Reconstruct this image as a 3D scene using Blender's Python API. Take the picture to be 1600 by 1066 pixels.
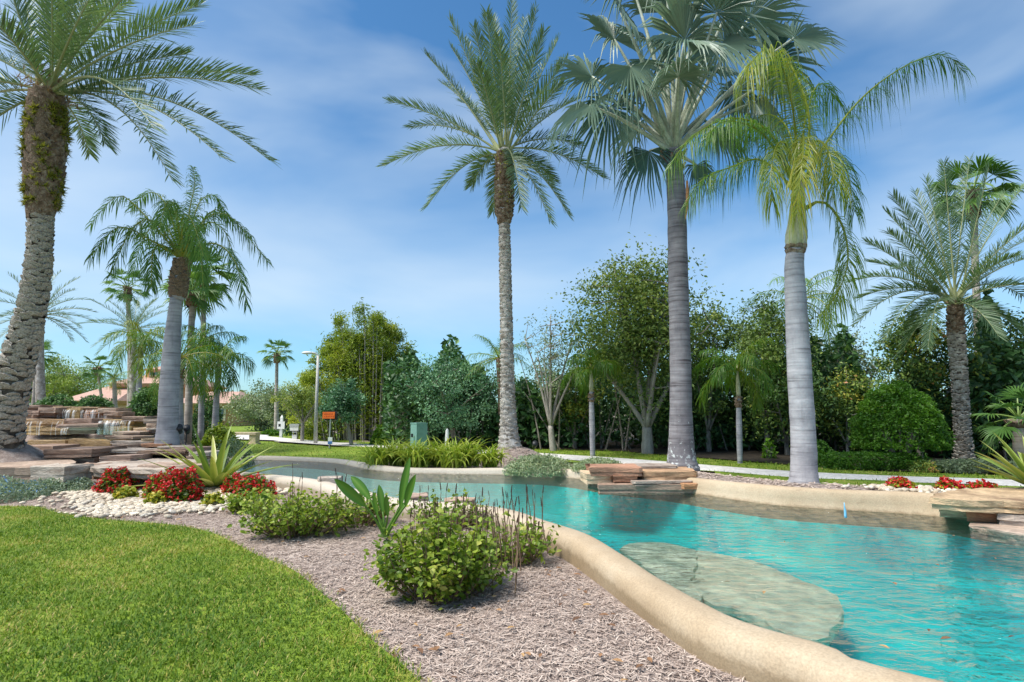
import bpy, math, random
import numpy as np
from mathutils import Vector, Matrix, geometry

for o in list(bpy.data.objects):
    bpy.data.objects.remove(o)
SC = bpy.context.scene
COL = SC.collection
rng = np.random.default_rng(7)
random.seed(7)

# ------------------------------------------------------------------ camera
F = 900.0 / 1600.0            # focal length in picture widths
CAMZ = 1.2
PITCH = math.atan(112.0 / 900.0)
cam_d = bpy.data.cameras.new('camera')
cam_d.sensor_width = 36.0
cam_d.lens = 36.0 * F
cam_d.clip_start = 0.05
cam_d.clip_end = 2000.0
cam = bpy.data.objects.new('camera', cam_d)
COL.objects.link(cam)
cam.location = (0, 0, CAMZ)
cam.rotation_euler = (math.pi / 2 + PITCH, 0, 0)
SC.camera = cam

# ------------------------------------------------------------------ sky, sun, exposure
SUN_EL, SUN_AZ = 58.0, 244.0          # azimuth clockwise from +Y: high on the left, a little behind the camera, through thin cloud
world = bpy.data.worlds.new('World')
SC.world = world
world.use_nodes = True
wn, wl = world.node_tree.nodes, world.node_tree.links
wn.clear()
w_out = wn.new('ShaderNodeOutputWorld')
w_bg = wn.new('ShaderNodeBackground')
w_bg.inputs['Strength'].default_value = 0.072
w_sky = wn.new('ShaderNodeTexSky')
w_sky.sky_type = 'NISHITA'
w_sky.sun_disc = False
w_sky.sun_elevation = math.radians(SUN_EL)
w_sky.sun_rotation = math.radians(SUN_AZ)
w_sky.air_density = 1.0
w_sky.dust_density = 0.6
w_sky.ozone_density = 1.5
w_tc = wn.new('ShaderNodeTexCoord')
w_map = wn.new('ShaderNodeMapping')
w_map.inputs['Scale'].default_value = (1.0, 1.0, 2.6)
w_map.inputs['Rotation'].default_value = (0.10, -0.16, 0.35)
w_map.inputs['Location'].default_value = (3.1, 1.7, 0.4)
wl.new(w_tc.outputs['Generated'], w_map.inputs['Vector'])
w_n = wn.new('ShaderNodeTexNoise')
w_n.inputs['Scale'].default_value = 1.6
w_n.inputs['Detail'].default_value = 5.0
w_n.inputs['Roughness'].default_value = 0.46
w_n.inputs['Distortion'].default_value = 0.35
wl.new(w_map.outputs['Vector'], w_n.inputs['Vector'])
w_r = wn.new('ShaderNodeValToRGB')
w_r.color_ramp.elements[0].position = 0.40
w_r.color_ramp.elements[0].color = (0.0, 0.0, 0.0, 1)
w_r.color_ramp.elements[1].position = 0.86
w_r.color_ramp.elements[1].color = (0.95, 0.95, 0.95, 1)
wl.new(w_n.outputs['Fac'], w_r.inputs['Fac'])
w_mix = wn.new('ShaderNodeMix')
w_mix.data_type = 'RGBA'
wl.new(w_r.outputs['Color'], w_mix.inputs['Factor'])
w_tint = wn.new('ShaderNodeMix')
w_tint.data_type = 'RGBA'
w_tint.blend_type = 'MULTIPLY'
w_tint.inputs['Factor'].default_value = 1.0
w_tint.inputs['B'].default_value = (0.56, 1.0, 1.24, 1)
wl.new(w_sky.outputs['Color'], w_tint.inputs['A'])
wl.new(w_tint.outputs['Result'], w_mix.inputs['A'])
w_mix.inputs['B'].default_value = (5.8, 6.7, 7.4, 1)        # thin high cloud
wl.new(w_mix.outputs['Result'], w_bg.inputs['Color'])
wl.new(w_bg.outputs['Background'], w_out.inputs['Surface'])

sun_d = bpy.data.lights.new('sun', 'SUN')
sun_d.energy = 3.3
sun_d.angle = math.radians(28.0)
sun_d.color = (1.0, 0.95, 0.87)
sun = bpy.data.objects.new('sun', sun_d)
COL.objects.link(sun)
_e, _a = math.radians(SUN_EL), math.radians(SUN_AZ)
_to = Vector((math.sin(_a) * math.cos(_e), math.cos(_a) * math.cos(_e), math.sin(_e)))
sun.rotation_euler = _to.to_track_quat('Z', 'Y').to_euler()
SC.view_settings.view_transform = 'Standard'
SC.view_settings.look = 'None'
SC.view_settings.exposure = 1.0
SC.view_settings.gamma = 1.0
SC.view_settings.use_curve_mapping = False
SC.cycles.max_bounces = 8
SC.cycles.transparent_max_bounces = 8
SC.cycles.use_denoising = True

# ------------------------------------------------------------------ from photo pixels to the place
_c, _s = math.cos(PITCH), math.sin(PITCH)
def ray(px, py):
    u, v = px - 800.0, 533.0 - py
    return np.array([u, 900.0 * _c - v * _s, 900.0 * _s + v * _c])
def D(px, py, Y):                     # point seen at a pixel, Y metres out
    r = ray(px, py)
    return np.array([0, 0, CAMZ]) + r * (Y / r[1])
def G(px, py, z=0.0):                 # point seen at a pixel on level z
    r = ray(px, py)
    return np.array([0, 0, CAMZ]) + r * ((z - CAMZ) / r[2])
def PX(p):                            # picture position of points (N,3)
    p = np.atleast_2d(p) - np.array([0, 0, CAMZ])
    d = p[:, 1] * _c + p[:, 2] * _s
    v = -p[:, 1] * _s + p[:, 2] * _c
    d = np.maximum(d, 1e-3)
    return 800 + 900 * p[:, 0] / d, 533 - 900 * v / d

# ------------------------------------------------------------------ mesh helpers
UP = np.array([0, 0, 1.0])
def unit(v):
    v = np.asarray(v, float)
    return v / np.maximum(np.linalg.norm(v, axis=-1, keepdims=True), 1e-9)

class MB:
    def __init__(s):
        s.v, s.t, s.q, s.a, s.n = [], [], [], [], 0
    def add(s, V, tri=None, quad=None, tint=0.5):
        V = np.asarray(V, float).reshape(-1, 3)
        if tri is not None and len(tri):
            s.t.append(np.asarray(tri, np.int64).reshape(-1, 3) + s.n)
        if quad is not None and len(quad):
            s.q.append(np.asarray(quad, np.int64).reshape(-1, 4) + s.n)
        s.v.append(V)
        s.a.append(np.broadcast_to(np.asarray(tint, float), (len(V),)).copy())
        s.n += len(V)
        return s
    def mesh(s, name, origin=(0, 0, 0), smooth=False, mat=None):
        V = np.concatenate(s.v) - np.asarray(origin, float)
        T = np.concatenate(s.t) if s.t else np.zeros((0, 3), np.int64)
        Q = np.concatenate(s.q) if s.q else np.zeros((0, 4), np.int64)
        me = bpy.data.meshes.new(name)
        me.vertices.add(len(V))
        me.vertices.foreach_set('co', V.astype(np.float32).ravel())
        nl = T.size + Q.size
        me.loops.add(nl)
        me.loops.foreach_set('vertex_index', np.concatenate([T.ravel(), Q.ravel()]).astype(np.int32))
        me.polygons.add(len(T) + len(Q))
        st = np.concatenate([np.arange(len(T)) * 3, T.size + np.arange(len(Q)) * 4]).astype(np.int32)
        me.polygons.foreach_set('loop_start', st)
        me.update(calc_edges=True)
        at = me.attributes.new('tint', 'FLOAT', 'POINT')
        at.data.foreach_set('value', np.concatenate(s.a).astype(np.float32))
        me.polygons.foreach_set('use_smooth', np.full(len(me.polygons), bool(smooth)))
        if mat:
            me.materials.append(mat)
        me.validate()
        return me
    def build(s, name, mat, parent=None, smooth=False, kind=None):
        org = tuple(parent_world(parent)) if parent else (0, 0, 0)
        o = bpy.data.objects.new(name, s.mesh(name, org, smooth, mat))
        COL.objects.link(o)
        if parent:
            o.parent = parent
        if kind:
            o['kind'] = kind
        return o

def parent_world(p):
    l = Vector((0, 0, 0))
    while p is not None:
        l = l + Vector(p.location)
        p = p.parent
    return l
def thing(name, label, cat, loc, group=None):
    o = bpy.data.objects.new(name, None)
    COL.objects.link(o)
    o.location = tuple(float(c) for c in loc)
    o.empty_display_size = 0.2
    return tag(o, label, cat, group)
def tag(o, label, cat, group=None):
    o['label'], o['category'] = label, cat
    if group:
        o['group'] = group
    return o

def tube(mb, P, R, sides=8, tint=0.5, cap=True, rough=0.0):
    P = np.asarray(P, float)
    n = len(P)
    R = np.broadcast_to(np.asarray(R, float), (n,))
    T = unit(np.gradient(P, axis=0))
    ref = np.where(np.abs(T[:, 2:3]) > 0.9, np.array([[1.0, 0, 0]]), np.array([[0, 0, 1.0]]))
    ref = np.broadcast_to(ref[0], (n, 3)) if np.abs(T[:, 2]).min() > 0.2 or np.abs(T[:, 2]).max() < 0.9 else ref
    A = unit(np.cross(T, ref))
    B = np.cross(T, A)
    th = np.linspace(0, 2 * np.pi, sides, endpoint=False)
    rr = R[:, None] * (1 + rough * rng.standard_normal((n, sides)))
    V = P[:, None] + rr[..., None] * (np.cos(th)[None, :, None] * A[:, None] + np.sin(th)[None, :, None] * B[:, None])
    i, j = np.meshgrid(np.arange(n - 1), np.arange(sides), indexing='ij')
    k = (j + 1) % sides
    Q = np.stack([i * sides + j, i * sides + k, (i + 1) * sides + k, (i + 1) * sides + j], -1).reshape(-1, 4)
    V = V.reshape(-1, 3)
    tri = []
    tn = np.repeat(np.broadcast_to(np.asarray(tint, float), (n,)), sides)
    if cap:
        V = np.concatenate([V, P[:1], P[-1:]])
        tn = np.concatenate([tn, tn[:1], tn[-1:]])
        for j in range(sides):
            tri.append((n * sides, (j + 1) % sides, j))
            tri.append((n * sides + 1, (n - 1) * sides + j, (n - 1) * sides + (j + 1) % sides))
    mb.add(V, tri, Q, tn)
def box(mb, c, size, rz=0.0, tint=0.5):
    x, y, z = np.asarray(size) / 2.0
    V = np.array([[-x, -y, -z], [x, -y, -z], [x, y, -z], [-x, y, -z], [-x, -y, z], [x, -y, z], [x, y, z], [-x, y, z]])
    cr, sr = math.cos(rz), math.sin(rz)
    V = V @ np.array([[cr, sr, 0], [-sr, cr, 0], [0, 0, 1]]) + np.asarray(c)
    mb.add(V, None, [(0, 3, 2, 1), (4, 5, 6, 7), (0, 1, 5, 4), (1, 2, 6, 5), (2, 3, 7, 6), (3, 0, 4, 7)], tint)
def catmull(P, n, closed=False):
    P = np.asarray(P, float)
    m = len(P)
    if closed:
        Q = np.concatenate([P[-1:], P, P[:2]])
        segs = m
    else:
        Q = np.concatenate([2 * P[:1] - P[1:2], P, 2 * P[-1:] - P[-2:-1]])
        segs = m - 1
    out = []
    for i in range(segs):
        p0, p1, p2, p3 = Q[i:i + 4]
        for k in range(n):
            t = k / n
            out.append(0.5 * ((2 * p1) + (p2 - p0) * t + (2 * p0 - 5 * p1 + 4 * p2 - p3) * t * t + (3 * p1 - p0 - 3 * p2 + p3) * t ** 3))
    if not closed:
        out.append(P[-1])
    return np.array(out)
def resample(P, step, closed=True):
    P = np.asarray(P, float)
    if closed:
        P = np.concatenate([P, P[:1]])
    d = np.concatenate([[0], np.cumsum(np.linalg.norm(np.diff(P, axis=0), axis=1))])
    n = max(4, int(d[-1] / step))
    s = np.linspace(0, d[-1], n, endpoint=not closed)
    return np.stack([np.interp(s, d, P[:, k]) for k in range(P.shape[1])], 1)
def inside(pts, poly):
    x, y = pts[:, 0], pts[:, 1]
    c = np.zeros(len(pts), bool)
    q = np.roll(poly, -1, axis=0)
    for (x1, y1), (x2, y2) in zip(poly[:, :2], q[:, :2]):
        if y1 == y2:
            continue
        m = ((y1 > y) != (y2 > y)) & (x < (x2 - x1) * (y - y1) / (y2 - y1) + x1)
        c ^= m
    return c
def dist_line(pts, P, closed=True):
    A = P[:, :2]
    B = np.roll(A, -1, axis=0)
    if not closed:
        A, B = A[:-1], B[:-1]
    best = np.full(len(pts), 1e9)
    for a, b in zip(A, B):
        ab = b - a
        t = np.clip(((pts[:, :2] - a) @ ab) / max(ab @ ab, 1e-9), 0, 1)
        best = np.minimum(best, np.linalg.norm(pts[:, :2] - (a + t[:, None] * ab), axis=1))
    return best

# ------------------------------------------------------------------ materials
def new_mat(name):
    m = bpy.data.materials.new(name)
    m.use_nodes = True
    n, l = m.node_tree.nodes, m.node_tree.links
    b = n['Principled BSDF']
    return m, n, l, b
def ramp(n, stops):
    r = n.new('ShaderNodeValToRGB')
    e = r.color_ramp.elements
    while len(e) < len(stops):
        e.new(0.5)
    for k, (p, c) in enumerate(stops):
        e[k].position = p
        e[k].color = (*c, 1)
    return r
def coords(n, l, scale=(1, 1, 1)):
    tc = n.new('ShaderNodeTexCoord')
    mp = n.new('ShaderNodeMapping')
    mp.inputs['Scale'].default_value = scale
    l.new(tc.outputs['Object'], mp.inputs['Vector'])
    return mp.outputs['Vector']
def noise_tex(n, l, vec, scale, detail=5, rough=0.6, dist=0.0):
    t = n.new('ShaderNodeTexNoise')
    t.inputs['Scale'].default_value = scale
    t.inputs['Detail'].default_value = detail
    t.inputs['Roughness'].default_value = rough
    t.inputs['Distortion'].default_value = dist
    l.new(vec, t.inputs['Vector'])
    return t.outputs['Fac']
def mixc(n, l, fac, a, b, mode='MIX'):
    m = n.new('ShaderNodeMix')
    m.data_type = 'RGBA'
    m.blend_type = mode
    for sock, v in (('Factor', fac), ('A', a), ('B', b)):
        if isinstance(v, bpy.types.NodeSocket):
            l.new(v, m.inputs[sock])
        elif sock == 'Factor':
            m.inputs[sock].default_value = v
        else:
            m.inputs[sock].default_value = (*v, 1)
    return m.outputs['Result']
def bump(n, l, b, h, strength=0.5, dist=0.02):
    k = n.new('ShaderNodeBump')
    k.inputs['Strength'].default_value = strength
    k.inputs['Distance'].default_value = dist
    l.new(h, k.inputs['Height'])
    l.new(k.outputs['Normal'], b.inputs['Normal'])
def noisy(name, c1, c2, scale=8, rough=0.85, bs=0.4, bd=0.02, stretch=(1, 1, 1), c3=None, spec=0.3, lo=0.35, hi=0.68):
    m, n, l, b = new_mat(name)
    v = coords(n, l, stretch)
    f = noise_tex(n, l, v, scale)
    stops = [(lo, c1), (hi, c2)] if c3 is None else [(lo, c1), ((lo + hi) / 2, c2), (hi, c3)]
    r = ramp(n, stops)
    l.new(f, r.inputs['Fac'])
    f2 = noise_tex(n, l, v, scale * 6, 3)
    r2 = ramp(n, [(0.3, (0.72, 0.72, 0.72)), (0.7, (1.18, 1.18, 1.18))])
    l.new(f2, r2.inputs['Fac'])
    l.new(mixc(n, l, 1.0, r.outputs['Color'], r2.outputs['Color'], 'MULTIPLY'), b.inputs['Base Color'])
    b.inputs['Roughness'].default_value = rough
    b.inputs['Specular IOR Level'].default_value = spec
    if bs:
        bump(n, l, b, f2, bs, bd)
    return m
def leafy(name, stops, rough=0.5, trans=0.3, spec=0.35, tcol=(1.15, 1.2, 0.6)):
    """colour from the leaf's own tint attribute, some light passing through"""
    m, n, l, b = new_mat(name)
    a = n.new('ShaderNodeAttribute')
    a.attribute_name = 'tint'
    r = ramp(n, stops)
    l.new(a.outputs['Fac'], r.inputs['Fac'])
    l.new(r.outputs['Color'], b.inputs['Base Color'])
    b.inputs['Roughness'].default_value = rough
    b.inputs['Specular IOR Level'].default_value = spec
    if trans:
        t = n.new('ShaderNodeBsdfTranslucent')
        l.new(mixc(n, l, 1.0, r.outputs['Color'], tcol, 'MULTIPLY'), t.inputs['Color'])
        x = n.new('ShaderNodeMixShader')
        x.inputs['Fac'].default_value = trans
        l.new(b.outputs['BSDF'], x.inputs[1])
        l.new(t.outputs['BSDF'], x.inputs[2])
        l.new(x.outputs['Shader'], n['Material Output'].inputs['Surface'])
    return m
def plain(name, c, rough=0.6, metal=0.0, emit=None, var=0.12):
    m, n, l, b = new_mat(name)
    f = noise_tex(n, l, coords(n, l), 14, 4)
    r = ramp(n, [(0.3, tuple(x * (1 - var) for x in c)), (0.7, tuple(min(1, x * (1 + var)) for x in c))])
    l.new(f, r.inputs['Fac'])
    l.new(r.outputs['Color'], b.inputs['Base Color'])
    b.inputs['Roughness'].default_value = rough
    b.inputs['Metallic'].default_value = metal
    return m

M = {}
M['mulch'] = noisy('mulch_soil', (0.22, 0.165, 0.14), (0.33, 0.26, 0.225), 9, 0.95, 0.9, 0.03, c3=(0.42, 0.345, 0.30))
M['chips'] = leafy('mulch_chips', [(0.0, (0.20, 0.14, 0.11)), (0.3, (0.36, 0.275, 0.23)), (0.65, (0.47, 0.375, 0.315)), (1.0, (0.56, 0.47, 0.40))], 0.9, 0.0, 0.2)
M['turf'] = noisy('turf', (0.10, 0.16, 0.012), (0.17, 0.25, 0.02), 3, 0.95, 0.8, 0.03, c3=(0.24, 0.27, 0.045))
M['grass'] = leafy('grass_blades', [(0.0, (0.05, 0.125, 0.008)), (0.40, (0.115, 0.20, 0.012)), (0.70, (0.22, 0.29, 0.03)), (0.86, (0.36, 0.33, 0.06)), (1.0, (0.46, 0.37, 0.15))], 0.55, 0.25, 0.25)
M['path'] = noisy('pale_concrete', (0.56, 0.53, 0.49), (0.68, 0.65, 0.60), 2.5, 0.9, 0.2, 0.004)
M['road'] = noisy('asphalt', (0.10, 0.10, 0.10), (0.14, 0.14, 0.14), 6, 0.9, 0.3, 0.01)
M['coping_plain'] = noisy('tan_coping_plain', (0.34, 0.245, 0.15), (0.375, 0.28, 0.18), 1.6, 0.72, 0.25, 0.003, c3=(0.42, 0.325, 0.215))
def coping_mat():
    m, n, l, b = new_mat('tan_coping')
    v = coords(n, l)
    f = noise_tex(n, l, v, 1.4, 5, 0.6)
    r = ramp(n, [(0.35, (0.36, 0.265, 0.165)), (0.52, (0.42, 0.32, 0.21)), (0.68, (0.48, 0.385, 0.27))])
    l.new(f, r.inputs['Fac'])
    # the rim of the narrow end is a paler cream
    sp = n.new('ShaderNodeSeparateXYZ')
    l.new(v, sp.inputs['Vector'])
    mr = n.new('ShaderNodeMapRange')
    mr.inputs['From Min'].default_value = 1.6
    mr.inputs['From Max'].default_value = -0.6
    ym = n.new('ShaderNodeMath')
    ym.operation = 'MULTIPLY_ADD'
    l.new(sp.outputs['Y'], ym.inputs[0])
    ym.inputs[1].default_value = -0.35
    ym.inputs[2].default_value = 2.7
    xm = n.new('ShaderNodeMath')
    xm.operation = 'ADD'
    l.new(sp.outputs['X'], xm.inputs[0])
    l.new(ym.outputs['Value'], xm.inputs[1])
    l.new(xm.outputs['Value'], mr.inputs['Value'])
    c = mixc(n, l, mr.outputs['Result'], r.outputs['Color'], (0.50, 0.43, 0.345))
    # damp stains, grit and hairline cracks
    g = noise_tex(n, l, v, 7, 6, 0.7, 1.2)
    r2 = ramp(n, [(0.30, (0.62, 0.58, 0.52)), (0.42, (1, 1, 1))])
    l.new(g, r2.inputs['Fac'])
    c = mixc(n, l, 0.55, c, r2.outputs['Color'], 'MULTIPLY')
    h = noise_tex(n, l, v, 90, 3)
    r3 = ramp(n, [(0.3, (0.80, 0.80, 0.80)), (0.7, (1.14, 1.14, 1.14))])
    l.new(h, r3.inputs['Fac'])
    c = mixc(n, l, 1.0, c, r3.outputs['Color'], 'MULTIPLY')
    # mineral and damp line where the water laps the rim
    dz = n.new('ShaderNodeMath')
    dz.operation = 'MULTIPLY_ADD'
    l.new(g, dz.inputs[0])
    dz.inputs[1].default_value = -0.09
    l.new(sp.outputs['Z'], dz.inputs[2])
    r5 = ramp(n, [(0.055, (0.50, 0.46, 0.38)), (0.085, (1, 1, 1))])
    l.new(dz.outputs['Value'], r5.inputs['Fac'])
    c = mixc(n, l, 0.75, c, r5.outputs['Color'], 'MULTIPLY')
    l.new(c, b.inputs['Base Color'])
    b.inputs['Roughness'].default_value = 0.75
    bump(n, l, b, h, 0.35, 0.004)
    return m
M['coping'] = coping_mat()
M['white_metal'] = plain('white_paint', (0.72, 0.72, 0.70), 0.5)
M['grey_metal'] = plain('galvanised', (0.45, 0.46, 0.46), 0.45, 0.3)
M['concrete_pole'] = noisy('pole_concrete', (0.5, 0.48, 0.44), (0.62, 0.6, 0.56), 4, 0.85, 0.2, 0.004)
M['orange'] = plain('orange_sign', (0.85, 0.17, 0.02), 0.5)
M['dark'] = plain('black_paint', (0.02, 0.02, 0.022), 0.5)
M['blue'] = plain('blue_paint', (0.06, 0.16, 0.42), 0.5)
M['teal_box'] = plain('utility_green', (0.16, 0.31, 0.27), 0.55)
M['pipe_blue'] = plain('pale_blue_pipe', (0.16, 0.42, 0.60), 0.35)
# ------------------------------------------------------------------ stone and water materials
def stone_mat(name, cols, wet=0.0):
    m, n, l, b = new_mat(name)
    oi = n.new('ShaderNodeObjectInfo')
    v = coords(n, l, (1, 1, 5))
    add = n.new('ShaderNodeVectorMath')
    add.operation = 'ADD'
    l.new(v, add.inputs[0])
    sc = n.new('ShaderNodeVectorMath')
    sc.operation = 'SCALE'
    sc.inputs[0].default_value = (37, 19, 53)
    l.new(oi.outputs['Random'], sc.inputs['Scale'])
    l.new(sc.outputs['Vector'], add.inputs[1])
    vec = add.outputs['Vector']
    k = len(cols)
    r = ramp(n, [(i / (k - 1), c) for i, c in enumerate(cols)])
    l.new(oi.outputs['Random'], r.inputs['Fac'])
    f = noise_tex(n, l, vec, 2.2, 6, 0.65, 0.6)
    r2 = ramp(n, [(0.32, (0.5, 0.43, 0.39)), (0.5, (0.95, 0.92, 0.88)), (0.68, (1.35, 1.32, 1.28))])
    l.new(f, r2.inputs['Fac'])
    c = mixc(n, l, 1.0, r.outputs['Color'], r2.outputs['Color'], 'MULTIPLY')
    f3 = noise_tex(n, l, vec, 22, 4)
    r3 = ramp(n, [(0.3, (0.7, 0.7, 0.7)), (0.7, (1.2, 1.2, 1.2))])
    l.new(f3, r3.inputs['Fac'])
    l.new(mixc(n, l, 1.0, c, r3.outputs['Color'], 'MULTIPLY'), b.inputs['Base Color'])
    b.inputs['Roughness'].default_value = 0.8 - 0.5 * wet
    h = n.new('ShaderNodeMath')
    h.operation = 'ADD'
    l.new(f, h.inputs[0])
    l.new(f3, h.inputs[1])
    bump(n, l, b, h.outputs['Value'], 0.6, 0.03)
    return m
M['stone'] = stone_mat('brown_flagstone', [(0.24, 0.155, 0.12), (0.36, 0.25, 0.18), (0.44, 0.34, 0.27), (0.30, 0.195, 0.155), (0.50, 0.42, 0.34)])
M['stone_pale'] = stone_mat('pale_flagstone', [(0.48, 0.42, 0.36), (0.40, 0.33, 0.28), (0.55, 0.49, 0.42)])
M['stone_gold'] = stone_mat('golden_wet_stone', [(0.33, 0.22, 0.07), (0.42, 0.28, 0.11), (0.29, 0.17, 0.07)], 0.8)
M['stone_tan'] = stone_mat('tan_sandstone', [(0.50, 0.37, 0.23), (0.55, 0.42, 0.28), (0.46, 0.33, 0.20)])
M['stone_red'] = stone_mat('red_sandstone', [(0.33, 0.17, 0.11), (0.42, 0.21, 0.10), (0.36, 0.20, 0.15)])
M['stone_redtan'] = stone_mat('rust_tan_sandstone', [(0.42, 0.26, 0.15), (0.46, 0.30, 0.18), (0.40, 0.23, 0.13)])
M['stone_wet'] = stone_mat('submerged_stone', [(0.52, 0.52, 0.38), (0.58, 0.56, 0.42)])
M['pebble'] = stone_mat('white_pebble', [(0.72, 0.65, 0.53), (0.62, 0.52, 0.39), (0.78, 0.73, 0.64), (0.70, 0.62, 0.49)])

def water_mat(name, tint, scale, strength, ior=1.33):
    m, n, l, b = new_mat(name)
    n.remove(b)
    v = coords(n, l, (1.0, 1.5, 1))
    f1 = noise_tex(n, l, v, scale, 4, 0.55, 0.5)
    f2 = noise_tex(n, l, v, scale * 0.33, 2, 0.5, 0.2)
    a = n.new('ShaderNodeMath')
    a.operation = 'MULTIPLY_ADD'
    l.new(f2, a.inputs[0])
    a.inputs[1].default_value = 1.7
    l.new(f1, a.inputs[2])
    k = n.new('ShaderNodeBump')
    k.inputs['Strength'].default_value = strength
    k.inputs['Distance'].default_value = 0.035
    l.new(a.outputs['Value'], k.inputs['Height'])
    fr = n.new('ShaderNodeFresnel')
    fr.inputs['IOR'].default_value = ior
    l.new(k.outputs['Normal'], fr.inputs['Normal'])
    g = n.new('ShaderNodeBsdfGlossy')
    g.inputs['Roughness'].default_value = 0.015
    l.new(k.outputs['Normal'], g.inputs['Normal'])
    t = n.new('ShaderNodeBsdfTransparent')
    t.inputs['Color'].default_value = (*tint, 1)
    x = n.new('ShaderNodeMixShader')
    l.new(fr.outputs['Fac'], x.inputs['Fac'])
    l.new(t.outputs['BSDF'], x.inputs[1])
    l.new(g.outputs['BSDF'], x.inputs[2])
    l.new(x.outputs['Shader'], n['Material Output'].inputs['Surface'])
    return m
M['water'] = water_mat('pool_water', (0.95, 0.995, 0.99), 10.0, 1.0, 1.9)
M['basin_water'] = water_mat('basin_water', (0.85, 0.97, 0.96), 8.0, 0.35)
def basin_mat():
    m, n, l, b = new_mat('turquoise_pool_finish')
    v = coords(n, l)
    f = noise_tex(n, l, v, 1.1, 5, 0.6, 0.8)
    r = ramp(n, [(0.28, (0.0, 0.30, 0.40)), (0.42, (0.0, 0.58, 0.61)), (0.56, (0.005, 0.72, 0.70)), (0.72, (0.16, 0.78, 0.69))])
    l.new(f, r.inputs['Fac'])
    # the narrow shallow end on the left has a paler finish
    sp = n.new('ShaderNodeSeparateXYZ')
    l.new(v, sp.inputs['Vector'])
    mr = n.new('ShaderNodeMapRange')
    mr.inputs['From Min'].default_value = 1.0
    mr.inputs['From Max'].default_value = -1.6
    l.new(sp.outputs['X'], mr.inputs['Value'])
    c = mixc(n, l, mr.outputs['Result'], r.outputs['Color'], (0.55, 0.82, 0.74))
    l.new(c, b.inputs['Base Color'])
    b.inputs['Roughness'].default_value = 0.9
    return m
M['stone_sunk'] = noisy('pale_submerged_stone', (0.60, 0.64, 0.49), (0.70, 0.71, 0.55), 2.0, 0.9, 0.3, 0.01, c3=(0.76, 0.76, 0.60))
M['stone_deep'] = noisy('deep_submerged_stone', (0.16, 0.44, 0.40), (0.30, 0.52, 0.44), 2.0, 0.9, 0.3, 0.01)
M['basin'] = basin_mat()
m, n, l, b = new_mat('falling_water')
b.inputs['Base Color'].default_value = (0.85, 0.88, 0.9, 1)
b.inputs['Roughness'].default_value = 0.25
tr = n.new('ShaderNodeBsdfTransparent')
mx = n.new('ShaderNodeMixShader')
mx.inputs['Fac'].default_value = 0.82
l.new(b.outputs['BSDF'], mx.inputs[1])
l.new(tr.outputs['BSDF'], mx.inputs[2])
l.new(mx.outputs['Shader'], n['Material Output'].inputs['Surface'])
M['fall'] = m

# ------------------------------------------------------------------ pool outline (waterline) and ground shape
WZ = 0.10
near_px = [(1430, 1064), (1300, 1020), (1162, 980), (1090, 946), (1017, 904), (963, 868), (909, 836), (847, 816), (790, 798), (724, 788), (633, 782), (560, 768), (500, 752), (440, 744)]
near = np.array([G(x, y, 0.20)[:2] for x, y in near_px])
tn = unit(np.gradient(near, axis=0))
near = near + np.stack([tn[:, 1], -tn[:, 0]], 1) * 0.08
far_px = [(380, 719), (436, 719.5), (521, 724), (577, 734), (633, 739), (718, 741), (830, 743), (900, 748), (960, 757), (1040, 765), (1097, 773), (1198, 788), (1300, 796), (1453, 806), (1600, 826)]
far = np.array([G(x, y, WZ)[:2] for x, y in far_px])
left_end = np.array([(-4.75, 10.1), (-6.2, 11.1), (-7.3, 12.4), (-7.0, 13.5)])
right_end = np.array([(6.3, 5.0), (8.4, 4.3), (9.4, 2.6), (8.6, 1.0), (6.0, 0.35), (3.6, 0.8)])
POOL = resample(catmull(np.concatenate([near, left_end, far, right_end]), 10, True), 0.11)
_area = 0.5 * np.sum(POOL[:, 0] * np.roll(POOL[:, 1], -1) - np.roll(POOL[:, 0], -1) * POOL[:, 1])
PT = unit(np.roll(POOL, -1, 0) - np.roll(POOL, 1, 0))
PN = np.stack([PT[:, 1], -PT[:, 0]], 1) * (1 if _area > 0 else -1)      # outward
far_side = np.zeros(len(POOL))
FARLINE = far
d_far_pool = dist_line(POOL, far, False)
d_near_pool = dist_line(POOL, near, False)
isfar = np.clip((d_near_pool - d_far_pool) / 0.8 * 0.5 + 0.5, 0, 1)
isfar = np.where(POOL[:, 0] > 5, 1.0, isfar)
# how high the rim stands above the water: low near the viewer, higher along the far bank to the right
rim = 0.115 * (1 - isfar) + isfar * np.interp(POOL[:, 0], [-5, -1, 1.5, 3.0, 6], [0.085, 0.09, 0.15, 0.22, 0.23])
rim = rim * (1 + 0.02 * np.sin(np.arange(len(POOL)) * 0.35) + 0.03 * np.sin(np.arange(len(POOL)) * 0.21 + 1))

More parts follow.
